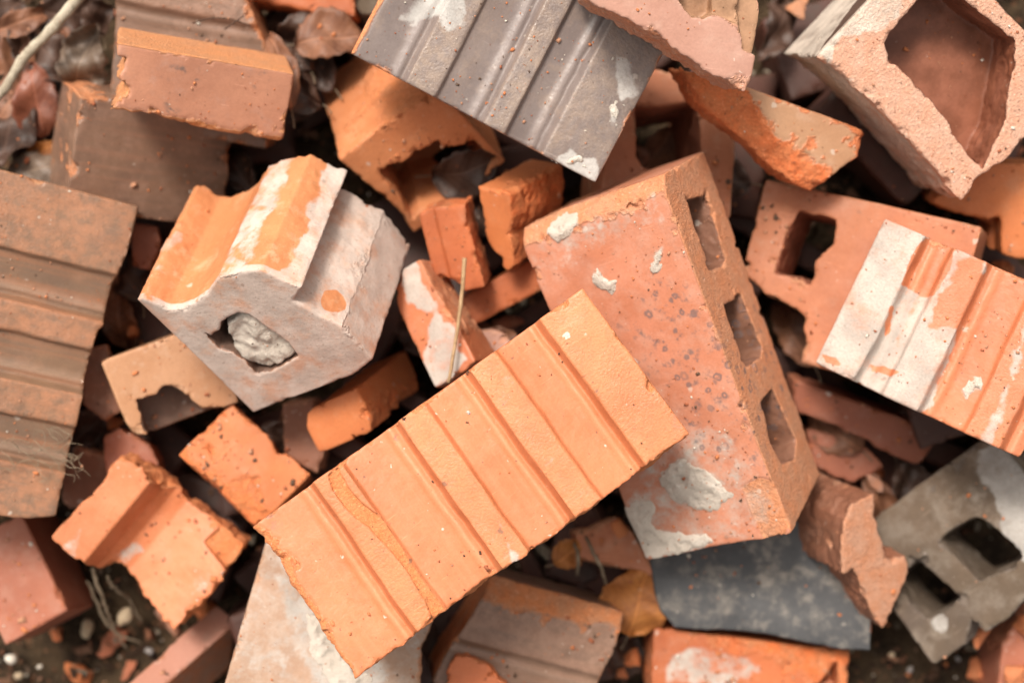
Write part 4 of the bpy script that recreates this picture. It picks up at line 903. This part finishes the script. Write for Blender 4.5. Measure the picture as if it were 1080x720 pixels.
for k, (x, y, z), a, tx, ty in lows:
    p = protos[k]
    if k in seen:
        o = p.copy(); COL.objects.link(o)
    else:
        o = p; seen.add(k)
    D = FR['low%d' % (k + 1)]['D']
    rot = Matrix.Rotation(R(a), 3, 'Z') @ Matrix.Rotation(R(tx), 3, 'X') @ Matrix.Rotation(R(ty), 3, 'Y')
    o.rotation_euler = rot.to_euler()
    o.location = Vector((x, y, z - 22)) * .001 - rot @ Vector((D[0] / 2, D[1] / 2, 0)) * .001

# ------------------------------------------------------------------ tubes: twigs, stalks, roots
def tube(pts, rad, seg=8, sub=6, wob=0., seed=0, knots=0.):
    rng = np.random.default_rng(seed)
    P = np.array(pts, float); n = len(P)
    t = np.linspace(0, n - 1, (n - 1) * sub + 1)
    i = np.clip(np.floor(t).astype(int), 0, n - 2); f = (t - i)[:, None]
    g = lambda k: P[np.clip(i + k, 0, n - 1)]
    C = .5 * ((2 * g(0)) + (g(1) - g(-1)) * f + (2 * g(-1) - 5 * g(0) + 4 * g(1) - g(2)) * f ** 2 + (3 * g(0) - g(-1) - 3 * g(1) + g(2)) * f ** 3)
    C = C + rng.normal(0, wob, C.shape)
    rr = np.interp(t, np.linspace(0, n - 1, len(rad)), rad) * (1 + knots * np.clip(rng.normal(0, 1, len(t)), -.6, 1.6))
    T = np.gradient(C, axis=0); T /= np.linalg.norm(T, axis=1)[:, None] + 1e-9
    up = np.array([.12, .2, 1.]); A = np.cross(T, up); A /= np.linalg.norm(A, axis=1)[:, None]; B = np.cross(T, A)
    th = np.arange(seg) * 2 * math.pi / seg
    V = C[:, None] + rr[:, None, None] * (np.cos(th)[None, :, None] * A[:, None] + np.sin(th)[None, :, None] * B[:, None])
    m = len(t); V = V.reshape(-1, 3)
    I = np.arange(m * seg).reshape(m, seg); J = np.roll(I, -1, 1)
    Q = np.stack([I[:-1], J[:-1], J[1:], I[1:]], -1).reshape(-1, 4)
    V = np.vstack([V, C[:1], C[-1:]]); a, b = m * seg, m * seg + 1
    caps = [[a, J[0, k], I[0, k]] for k in range(seg)] + [[b, I[-1, k], J[-1, k]] for k in range(seg)]
    return V * .001, [tuple(q) for q in Q] + [tuple(c) for c in caps]
def tube_mesh(name, pts, rad, mat, **k):
    V, Fc = tube(pts, rad, **k)
    me = bpy.data.meshes.new(name); me.from_pydata([tuple(v) for v in V], [], Fc); me.update()
    me.polygons.foreach_set('use_smooth', np.ones(len(me.polygons), bool)); me.materials.append(mat); return me
def wood(name, c1, c2, rough=.8):
    g = NT(name); tc = g.n('ShaderNodeTexCoord').outputs['Object']
    c = g.mix(g.rng(g.noise(tc, 120, 5, .65), .35, .65), c1, c2)
    c = g.mix(g.rng(g.noise(tc, 420, 3), .58, .7, 0, .5), c, tuple(v * .4 for v in c2))
    return g.finish(c, rough, g.noise(tc, 380, 5, .7), .7, .001, .3)
M['twig'] = wood('grey_bark', (.46, .40, .31), (.30, .25, .185))
M['stalk'] = wood('dry_stalk', (.40, .27, .15), (.30, .19, .10))
M['root'] = wood('dry_root', (.25, .19, .13), (.16, .115, .075))
M['needle'] = wood('brown_needle', (.09, .05, .035), (.06, .035, .025))
obj('twig', tube_mesh('twig', [(-337.9, 143.1, 118), (-321.6, 159.0, 120), (-310.1, 176.0, 122), (-302.6, 184.2, 123), (-287.6, 198.7, 125), (-267.6, 220.0, 128), (-253.9, 231.4, 130)], [2.4, 2.9, 3.3, 3.0, 3.4, 3.9, 4.2], M['twig'], seg=10, wob=.15, knots=.07, seed=3),
    label='pale grey twig lying across the wrinkled brown leaves', cat='twig')
obj('dry_stalk', tube_mesh('dry_stalk', [(-28.9, 50.9, 152), (-30.6, 28.9, 153), (-33.4, 5.8, 156), (-38.4, -25.2, 160)], [1.4, 1.2, 1.15, 1.0], M['stalk'], wob=.08, seed=4),
    label='thin dry stalk leaning over the narrow mortar-faced piece', cat='stalk')
obj('pine_needle', tube_mesh('pine_needle', [(-197.9, 196.8, 139), (-187.7, 199.5, 140), (-176.0, 199.5, 140), (-162.5, 196.0, 137)], [.5, .5, .45, .4], M['needle'], seg=6, seed=5), label='curved brown needle lying on the dark brown ridged brick', cat='needle')
obj('pine_needle', tube_mesh('pine_needle', [(-178.0, 193.2, 139), (-171.7, 196.9, 141), (-166.0, 201.2, 140)], [.45, .5, .4], M['needle'], seg=6, seed=6), label='short straight brown needle crossing a curved one on the dark brick', cat='needle')
obj('plant_stem', tube_mesh('plant_stem', [(48.7, -128.5, 84), (52.7, -136.2, 100), (57.4, -145.3, 104), (62.5, -161.3, 82)], [1.2, 1.3, 1.2, 1.0], M['root'], wob=.25, seed=7), label='bent brown stem rising beside the yellow leaf', cat='stem')
obj('plant_stem', tube_mesh('plant_stem', [(41.0, -131.7, 88), (43.0, -141.4, 98), (42.3, -153.2, 86)], [1.3, 1.3, 1.1], M['root'], wob=.25, seed=8), label='short upright brown stem behind the brown ribbed brick with orange edge', cat='stem')
roots = [([(-282.9, -153.6, 60), (-280.2, -167.1, 56), (-276.7, -181.4, 48), (-275.5, -196.8, 36), (-269.0, -214.7, 26)], 1.2), ([(-274.5, -159.1, 58), (-268.5, -169.1, 52), (-262.6, -179.0, 40), (-258.7, -194.7, 30)], 1.0), ([(-289.7, -163.0, 50), (-282.2, -188.2, 40), (-273.5, -202.5, 34), (-259.0, -211.2, 24)], .9)]
for k, (pts, r_) in enumerate(roots):
    obj('root', tube_mesh('root', pts, [r_, r_ * 1.1, r_ * .8, r_ * .6], M['root'], wob=.5, knots=.12, seed=20 + k), label=['thickest pale bare root trailing from the corner shard to the soil', 'short pale root curving out between corner shard and pink bar', 'thin pale root running past the cream-tan pebble'][k], cat='root', group='roots on the soil')
# rootlets caught on the corner of the brown ribbed brick: an uncountable tangle
rng = np.random.default_rng(11); tv, tf = [], []
for k in range(30):
    c = np.array((-285.4, -70.8, 150)) + np.array([rng.normal(0, 13), rng.normal(0, 6), 0])
    c[2] = 148 - (c[0] + 288) * .36 + rng.uniform(0, 3)
    a = rng.uniform(0, 6.28); pts = [c]
    for q in range(4):
        a += rng.normal(0, .8); pts.append(pts[-1] + np.array([math.cos(a) * 5, math.sin(a) * 4, rng.normal(0, 1.2)]))
    V, Fc = tube(pts, [.26, .22, .14], seg=5, sub=3, seed=k)
    b = sum(len(v) for v in tv); tv.append(V); tf += [tuple(int(i) + b for i in f) for f in Fc]
me = bpy.data.meshes.new('rootlets'); me.from_pydata([tuple(v) for v in np.vstack(tv)], [], tf); me.materials.append(M['root']); me.update()
obj('rootlets', me, label='tangle of fine rootlets on the tan-brown ribbed brick', cat='roots', kind='stuff')

# ------------------------------------------------------------------ dry leaves
def leaf_mat(name, c1, c2, rough=.45):
    g = NT(name); tc = g.n('ShaderNodeTexCoord'); ob = tc.outputs['Object']
    c = g.mix(g.rng(g.noise(ob, 60, 5, .6), .3, .7), c1, c2)
    c = g.mix(g.rng(g.noise(ob, 25, 4), .55, .7, 0, .5), c, tuple(v * .45 for v in c2))
    sp = g.n('ShaderNodeSeparateXYZ'); g.put(sp.inputs[0], ob)
    ay = g.math('ABSOLUTE', sp.outputs[1]); wv = g.math('SINE', g.math('MULTIPLY', g.math('SUBTRACT', sp.outputs[0], g.math('MULTIPLY', ay, .9)), 1100.))
    vein = g.math('MAXIMUM', g.rng(wv, .86, 1., 0, .5), g.math('SUBTRACT', 1., g.rng(ay, .0003, .0010)))
    c = g.mix(g.math('MULTIPLY', vein, .45), c, tuple(min(1, v * 1.7 + .03) for v in c1))
    h = g.math('ADD', g.math('MULTIPLY', vein, -.5), g.noise(ob, 150, 5, .7))
    return g.finish(c, rough, h, .6, .0012, .5, trans=.12)
M['leaf_red'] = leaf_mat('red_brown_leaf', (.26, .085, .045), (.18, .055, .03), .42)
M['leaf_brown'] = leaf_mat('brown_leaf', (.25, .105, .052), (.15, .06, .032), .55)
M['leaf_dark'] = leaf_mat('dark_leaf', (.085, .042, .027), (.05, .026, .018), .5)
M['leaf_yellow'] = leaf_mat('yellow_leaf', (.44, .16, .032), (.30, .095, .02), .6)
M['leaf_grey'] = leaf_mat('grey_leaf', (.20, .14, .10), (.13, .09, .065))
def leaf_mesh(L, W, curl, fold, wave, seed, mat, thick=.35):
    rng = np.random.default_rng(seed); nu, nv = 22, 13
    u = np.linspace(0, 1, nu)[:, None]; v = np.linspace(-1, 1, nv)[None]
    wd = W / 2 * np.sin(math.pi * np.clip(u, 0, 1) ** .8) ** .75 + .4
    wd = wd * (1 + .07 * np.sin(u * 37 + seed) * rng.uniform(.4, 1))
    X = L * (u - .5) + 0 * v; Y = wd * v + 3 * np.sin(u * 4 + seed) * W / 40
    Z = fold * np.abs(Y) - curl * ((X / L * 2) ** 2) * L * .25 + wave * (np.sin(u * 9 + v * 2.5 + seed) + .7 * np.sin(u * 17 - v * 4 + seed * 2) * np.abs(v)) * W * .06
    Z = Z + curl * .5 * (v ** 2) * W * .22
    P = np.stack([X, Y, Z + 0 * X], -1)
    top = P.reshape(-1, 3); bot = top - np.array([0, 0, thick])
    I = np.arange(nu * nv).reshape(nu, nv); o = nu * nv
    Q = np.stack([I[:-1, :-1], I[1:, :-1], I[1:, 1:], I[:-1, 1:]], -1).reshape(-1, 4)
    Qb = Q[:, ::-1] + o
    rim = np.concatenate([I[:, 0], I[-1, 1:], I[::-1, -1][1:], I[0, ::-1][1:-1]]); rn_ = np.roll(rim, -1)
    Qr = np.stack([rim, rim + o, rn_ + o, rn_], -1)
    return mesh_from('leaf', np.vstack([top, bot]) * .001, np.vstack([Q, Qb, Qr]), None, mat)
def leaf(pos, L, W, rz, tx, ty, mat, label, curl=.5, fold=.15, wave=1., seed=0, group=None):
    o = obj('dry_leaf', leaf_mesh(L, W, curl, fold, wave, seed, M[mat]), label=label, cat='leaf', group=group)
    o.location = Vector(pos) * .001
    o.rotation_euler = (Matrix.Rotation(R(rz), 3, 'Z') @ Matrix.Rotation(R(tx), 3, 'X') @ Matrix.Rotation(R(ty), 3, 'Y')).to_euler()
    st = tube_mesh('stalk', [(-L * .5, 0, -curl * L * .25), (-L * .6, .5, -curl * L * .28), (-L * .72, 2, -curl * L * .26)], [.5, .45, .6], M['root'], seg=6)
    s_ = obj('stalk', st, o)
    return o
leaf((-312.6, 158.2, 86), 50, 29, 100, 10, -12, 'leaf_red', 'glossy red-brown leaf beside the dark brown brick with orange corner', curl=.5, fold=.1, seed=1)
leaf((-332.1, 137.9, 80), 62, 34, 60, -18, 8, 'leaf_dark', 'dark brown wrinkled leaf under the red-brown leaf', curl=.4, wave=2.2, seed=2)
leaf((-319.2, 209.1, 92), 40, 16, 20, 12, 10, 'leaf_brown', 'small curled orange-brown leaf behind the pale twig', curl=.9, wave=1.5, seed=3)
leaf((-277.2, 182.8, 100), 46, 32, 65, 8, -14, 'leaf_grey', 'crumpled dull brown leaf resting on the dark brown brick by the twig', curl=.5, wave=2.6, seed=4)
leaf((-310.2, 193.0, 80), 60, 36, 130, 20, 0, 'leaf_dark', 'dark shrivelled leaf beneath the pale twig', curl=.5, wave=2.4, seed=5)
leaf((-116.5, 196.3, 100), 48, 34, 10, -10, 12, 'leaf_brown', 'broad brown leaf beside the broken end of the grey-brown ribbed brick', curl=.5, fold=.12, seed=6)
leaf((-146.1, 174.4, 118), 54, 20, 105, 25, 10, 'leaf_brown', 'narrow brown leaf upright against the end of the pinkish orange piece', curl=.6, wave=1.4, seed=7)
leaf((-139.8, 161.9, 100), 36, 24, 150, -20, 10, 'leaf_dark', 'small dark leaf on the large orange hollow brick', curl=.8, wave=1.8, seed=8)
leaf((-136.4, 204.6, 90), 50, 26, 40, 15, -20, 'leaf_dark', 'dark folded leaf under the broad brown leaf', curl=.7, wave=2, seed=9)
leaf((-29.7, 111.4, 92), 50, 34, 20, 30, -12, 'leaf_dark', 'dark glossy leaf stuck in the ragged hole of the orange hollow brick', curl=.6, fold=.2, seed=10)
leaf((84.0, -170.5, 80), 50, 46, 75, 4, -4, 'leaf_yellow', 'yellow-orange leaf beside the dark slate', curl=.25, fold=.1, wave=1.1, seed=12)
leaf((38.5, -138.6, 88), 26, 20, 30, 10, 20, 'leaf_yellow', 'small yellow leaf scrap behind the brown ribbed brick', curl=.5, seed=13)
leaf((-312.2, 127.4, 74), 24, 12, 30, 10, 0, 'leaf_yellow', 'tiny orange leaf scrap near the dark wrinkled leaf', curl=.6, seed=14)
leaf((-312.7, 114.3, 78), 44, 24, 10, -8, 6, 'leaf_grey', 'greyish dead leaf against the tan-brown ribbed brick', curl=.3, wave=1.6, seed=15)
gaps = [(-293.3, 215.3, 84), (-279.5, 219.8, 78), (-302.1, 204.5, 76), (-335.3, 213.1, 80), (-324.5, 193.4, 84), (-306.5, 173.8, 72), (-331.1, 160.8, 74), (-308.5, 146.3, 66), (-323.0, 123.5, 70), (-143.5, 193.4, 84), (-150.7, 153.9, 78), (-164.3, 176.7, 90), (-131.6, 181.7, 80), (-88.3, 214.4, 74), (-256.5, 47.5, 70), (-263.9, 19.1, 66), (-268.8, -69.1, 60), (-151.0, -66.1, 76), (-131.6, -53.3, 80), (-59.3, 6.2, 84), (-9.4, -3.1, 80), (78.4, -215.6, 40), (219.9, -61.4, 50), (253.8, -117.1, 44), (272.7, -100.6, 46), (143.4, 108.3, 64), (188.8, 6.4, 60), (-22.1, 82.2, 72), (-184.4, 114.5, 66), (-287.4, -60.7, 62), (-152.0, 215.3, 70), (-339.2, 192.0, 60), (-331.0, 151.0, 56), (-171.0, 190.0, 70), (178.1, 209.9, 66), (-57.5, -210.8, 62), (97.0, 126.1, 50)]
rl = random.Random(4)
for k, p in enumerate(gaps):
    lm = rl.choice(['leaf_dark', 'leaf_dark', 'leaf_brown'])
    leaf(p, rl.uniform(34, 56), rl.uniform(20, 32), rl.uniform(0, 360), rl.uniform(-25, 25), rl.uniform(-25, 25), lm,
         ('blackish' if lm == 'leaf_dark' else 'brown') + ' dead leaf lying deep in a gap between bricks', curl=rl.uniform(.3, .9), wave=rl.uniform(1, 2.4), seed=40 + k, group='leaf litter in the gaps')

# ------------------------------------------------------------------ pebbles and crumbs
def rock_mesh(seed, sx, sy, sz, mat, vox=.9):
    rng = np.random.default_rng(seed); mg = 4
    shape = tuple(int((2 * s + 2 * mg) / vox) + 1 for s in (sx, sy, sz)); org = np.array([-sx - mg, -sy - mg, -sz - mg])
    X, Y, Z = np.meshgrid(*[org[k] + np.arange(shape[k]) * vox for k in range(3)], indexing='ij', sparse=True)
    d = (np.sqrt((X / sx) ** 2 + (Y / sy) ** 2 + (Z / sz) ** 2) - 1) * min(sx, sy, sz) + fbm(shape, vox, (8, 4, 2), (1.0, .5, .25), rng)
    V, Q, _ = surface_nets(d.astype(np.float32), org, vox)
    return mesh_from('pebble', V * .001, Q, None, M[mat])
def stone_mat(name, c1, c2):
    g = NT(name); tc = g.n('ShaderNodeTexCoord').outputs['Object']
    return g.finish(g.mix(g.rng(g.noise(tc, 160, 5, .6), .3, .7), c1, c2), .8, g.noise(tc, 400, 4), .4, .001, .3)
M['peb_white'] = stone_mat('white_pebble', (.66, .60, .52), (.52, .46, .38)); M['peb_tan'] = stone_mat('tan_pebble', (.40, .31, .21), (.30, .22, .14)); M['peb_grey'] = stone_mat('grey_pebble', (.24, .22, .21), (.17, .15, .14))
pebs = [((-350.6, -221.8, 24), 4.5, 3.8, 3.4, 'peb_white', 'rounded white pebble on bare soil by the dull red brick end'), ((-298.1, -200.9, 22), 7.5, 4.2, 3.6, 'peb_tan', 'oblong tan pebble on bare soil beside the dull red brick'),
        ((-268.8, -190.6, 34), 4.4, 6.2, 3.6, 'peb_tan', 'upright cream-tan pebble among the bare roots'), ((-332.0, -228.7, 20), 2.4, 2.0, 1.8, 'peb_white', None),
        ((-311.6, -189.5, 40), 2.4, 2.4, 2.2, 'peb_grey', None), ((-347.4, -235.1, 18), 3, 2.4, 2, 'peb_tan', None), ((-308.6, -227.1, 18), 2.2, 2.0, 1.8, 'peb_tan', None), ((-254.2, -216.9, 22), 2.8, 2.2, 2, 'peb_grey', None), 
        ((280.0, -230.7, 20), 3, 2.2, 2, 'peb_grey', None), ((312.7, -222.2, 22), 2.6, 2, 2, 'peb_grey', None), ((266.7, -220.0, 20), 2.4, 2, 1.8, 'peb_tan', None)]
for k, (p, a, b, c, m, lb) in enumerate(pebs):
    o = obj('pebble', rock_mesh(k + 60, a, b, c, m), label=lb or 'small %s pebble lying on the bare dark soil' % m[4:], cat='pebble', group=None if lb else 'small pebbles on the soil')
    o.location = Vector(p) * .001; o.rotation_euler = (.2, .1, k * 1.3)

# small shards dropped into the low gaps, found by casting a ray down on what is already there
def angular(seed, r):
    rng = np.random.default_rng(seed); vox = r / 9; n = 27
    ax = (np.arange(n) - n // 2) * vox
    X, Y, Z = np.meshgrid(ax, ax, ax, indexing='ij', sparse=True)
    d = np.full((n, n, n), -1e9, np.float32); rough_ = d.copy()
    for k in range(9):
        v = rng.normal(0, 1, 3); v /= np.linalg.norm(v); v[2] *= 1.3
        d = np.maximum(d, X * v[0] + Y * v[1] + Z * v[2] - r * rng.uniform(.42, .85))
    d = d + noise3(d.shape, vox, r * .35, rng) * r * .07 + noise3(d.shape, vox, r * .16, rng) * r * .05
    d = np.maximum(d, np.maximum(abs(X), np.maximum(abs(Y), abs(Z))) - vox * (n // 2 - 2))
    return surface_nets(d.astype(np.float32), np.full(3, -vox * (n // 2)), vox)
bpy.context.view_layer.update()
DG = bpy.context.evaluated_depsgraph_get()
def drop(x, y):
    ok, p, nrm, _, ob, _ = SC.ray_cast(DG, Vector((x, y, .9)), Vector((0, 0, -1)))
    return (p, nrm, ob) if ok else None
rr_ = random.Random(21); shard_me = []
for k, mt in enumerate(['orange', 'deep', 'terra', 'red', 'pink', 'shard']):
    V, Q, _ = angular(300 + k, 11)
    shard_me.append(mesh_from('brick_chip', V * .001, Q, {'brk': np.full(len(V), .8), 'film': np.zeros(len(V))}, M[mt]))
made = 0
for _ in range(1500):
    if made >= 64: break
    x, y = rr_.uniform(-.36, .36), rr_.uniform(-.245, .245)
    h = drop(x, y)
    if not h or h[0].z > .062 or h[1].z < .5: continue
    sc = rr_.uniform(.45, 1.25)
    kc = rr_.randrange(6)
    o = obj('brick_chip', shard_me[kc], label='small angular %s brick chip fallen between the larger pieces' % ['bright orange', 'deep orange', 'terracotta', 'dull red', 'pink', 'red-orange'][kc], cat='brick chip', group='small brick chips in the gaps')
    o.location = h[0] + Vector((0, 0, .005 * sc)); o.scale = (sc, sc * rr_.uniform(.6, 1), sc * rr_.uniform(.45, .9))
    o.rotation_euler = (rr_.uniform(-.6, .6), rr_.uniform(-.6, .6), rr_.uniform(0, 6.28)); made += 1

def debris():
    rng = np.random.default_rng(77); n = 5200
    base = np.array([[-1, -1, -1], [1, -1, -1], [1, 1, -1], [-1, 1, -1], [-1, -1, 1], [1, -1, 1], [1, 1, 1], [-1, 1, 1]], float)
    fq = np.array([[0, 3, 2, 1], [4, 5, 6, 7], [0, 1, 5, 4], [1, 2, 6, 5], [2, 3, 7, 6], [3, 0, 4, 7]])
    pos = np.stack([rng.uniform(-.42, .42, n), rng.uniform(-.30, .30, n), rng.uniform(.004, .022, n)], -1)
    s = np.exp(rng.normal(-.15, .55, n))[:, None, None] * np.stack([rng.uniform(1, 3.2, n), rng.uniform(.8, 1.6, n), rng.uniform(.4, 1.0, n)], -1)[:, None] * .001
    V = (base[None] + rng.normal(0, .28, (n, 8, 3))) * s
    q = rng.normal(0, 1, (n, 4)); q[:, 0] *= 1; q[:, 1:3] *= .35; q /= np.linalg.norm(q, axis=1)[:, None]
    w_, x_, y_, z_ = q.T
    Rm = np.stack([1 - 2 * (y_**2 + z_**2), 2 * (x_*y_ - z_*w_), 2 * (x_*z_ + y_*w_), 2 * (x_*y_ + z_*w_), 1 - 2 * (x_**2 + z_**2), 2 * (y_*z_ - x_*w_), 2 * (x_*z_ - y_*w_), 2 * (y_*z_ + x_*w_), 1 - 2 * (x_**2 + y_**2)], -1).reshape(n, 3, 3)
    V = np.einsum('nij,nkj->nki', Rm, V) + pos[:, None]
    Q = (fq[None] + 8 * np.arange(n)[:, None, None]).reshape(-1, 4)
    g = NT('bark_and_soil_crumbs'); t = g.attr('tint')
    cr = g.n('ShaderNodeValToRGB'); g.put(cr.inputs[0], t); el = cr.color_ramp.elements
    el[0].color = (.018, .011, .008, 1); el[1].position = 1.; el[1].color = (.30, .25, .19, 1)
    for p_, c_ in ((.4, (.05, .028, .017)), (.62, (.10, .045, .025)), (.8, (.16, .065, .035)), (.93, (.11, .085, .06))):
        e_ = el.new(p_); e_.color = (*c_, 1)
    m = g.finish(cr.outputs[0], .9, None, spec=.2)
    me = mesh_from('soil_crumbs', V.reshape(-1, 3), Q, {'tint': np.repeat(rng.uniform(0, 1, n), 8)}, m)
    me.polygons.foreach_set('use_smooth', np.zeros(len(me.polygons), bool))
    obj('soil_crumbs', me, label='bark bits and soil crumbs strewn over the ground', cat='soil', kind='stuff')
debris()

def grit():
    """dirt crumbs that lie on the top brick, mostly along its grooves"""
    e = FR['A']; L, W, T = e['D']; rng = np.random.default_rng(9); n = 20
    q = Quaternion(e['q']); t = Vector(e['t'])
    segs = [(.193, .276), (.4476, .521), (.661, .737), (.870, 1.2)]
    base = np.array([[-1, -1, -1], [1, -1, -1], [1, 1, -1], [-1, 1, -1], [-1, -1, 1], [1, -1, 1], [1, 1, 1], [-1, 1, 1]], float)
    fq = np.array([[0, 3, 2, 1], [4, 5, 6, 7], [0, 1, 5, 4], [1, 2, 6, 5], [2, 3, 7, 6], [3, 0, 4, 7]])
    V, Q = [], []
    for k in range(n):
        u = (segs[rng.integers(1, 4)][0] * L - rng.uniform(1, 6)) if k % 3 == 0 else rng.uniform(.25, .95) * L
        v = rng.uniform(.05, .97) * W if k % 5 else W - rng.uniform(0, 1.5)
        h, _ = rib_height(np.array([u]), L, segs, 7.5, 1, .42)
        s_ = np.exp(rng.normal(-.75, .45)) * np.array([1.1, .8, .6])
        th = rng.uniform(0, 6.28); c, si = math.cos(th), math.sin(th)
        p = (base + rng.normal(0, .3, (8, 3))) * s_
        p = np.stack([p[:, 0] * c - p[:, 1] * si + u, p[:, 0] * si + p[:, 1] * c + v, p[:, 2] + h[0] + .3], -1)
        V += [tuple((q @ Vector(a)) * .001 + t) for a in p]; Q.append(fq + 8 * k)
    g = NT('dark_grit'); m = g.finish((.075, .045, .03), .95, None, spec=.2)
    me = mesh_from('grit', np.array(V), np.concatenate(Q), None, m)
    obj('grit', me, label='dark grit scattered over the bright orange ribbed brick', cat='grit', kind='stuff')
grit()

def brick_grit():
    """brick dust and crumbs lying wherever a surface faces up"""
    rng = np.random.default_rng(31); V, Q, tint = [], [], []
    base = np.array([[-1, -1, -1], [1, -1, -1], [1, 1, -1], [-1, 1, -1], [-1, -1, 1], [1, -1, 1], [1, 1, 1], [-1, 1, 1]], float)
    fq = np.array([[0, 3, 2, 1], [4, 5, 6, 7], [0, 1, 5, 4], [1, 2, 6, 5], [2, 3, 7, 6], [3, 0, 4, 7]])
    n = 0
    cl = [(rng.uniform(-.36, .36), rng.uniform(-.25, .25)) for _ in range(120)]
    for k in range(7000):
        if k % 3: c = cl[rng.integers(len(cl))]; x, y = c[0] + rng.normal(0, .016), c[1] + rng.normal(0, .016)
        else: x, y = rng.uniform(-.38, .38), rng.uniform(-.26, .26)
        h = drop(x, y)
        if not h or h[1].z < .72: continue
        if h[2].name.split('.')[0] in ('concrete_block', 'slate_piece', 'dry_leaf', 'hidden_brick', 'ground', 'twig') and rng.uniform() > .25: continue
        if h[0].z > .22 and rng.uniform() > .35: continue
        s_ = np.exp(rng.normal(-1.15, .55)) * np.array([1.1, .8, .55]) * (.8 if h[0].z > .12 else 1.5)
        th = rng.uniform(0, 6.28); c_, si = math.cos(th), math.sin(th)
        p = (base + rng.normal(0, .3, (8, 3))) * s_ * .001
        p = np.stack([p[:, 0] * c_ - p[:, 1] * si, p[:, 0] * si + p[:, 1] * c_, p[:, 2] + .0002], -1) + np.array(h[0])
        V.append(p); Q.append(fq + 8 * n); n += 1; tint += [rng.uniform()] * 8
    g = NT('brick_crumbs'); cr = g.n('ShaderNodeValToRGB'); g.put(cr.inputs[0], g.attr('tint')); el = cr.color_ramp.elements; cr.color_ramp.interpolation = 'CONSTANT'
    el[0].color = (.48, .17, .07, 1); el[1].position = .93; el[1].color = (.60, .54, .46, 1)
    for p_, c_ in ((.35, (.40, .20, .12, 1)), (.6, (.30, .10, .05, 1)), (.8, (.10, .06, .04, 1))):
        e_ = el.new(p_); e_.color = c_
    me = mesh_from('brick_crumbs', np.vstack(V), np.concatenate(Q), {'tint': np.array(tint)}, g.finish(cr.outputs[0], .95, None, spec=.2))
    obj('brick_crumbs', me, label='fine brick crumbs and dust strewn over the heap', cat='crumbs', kind='stuff')
brick_grit()
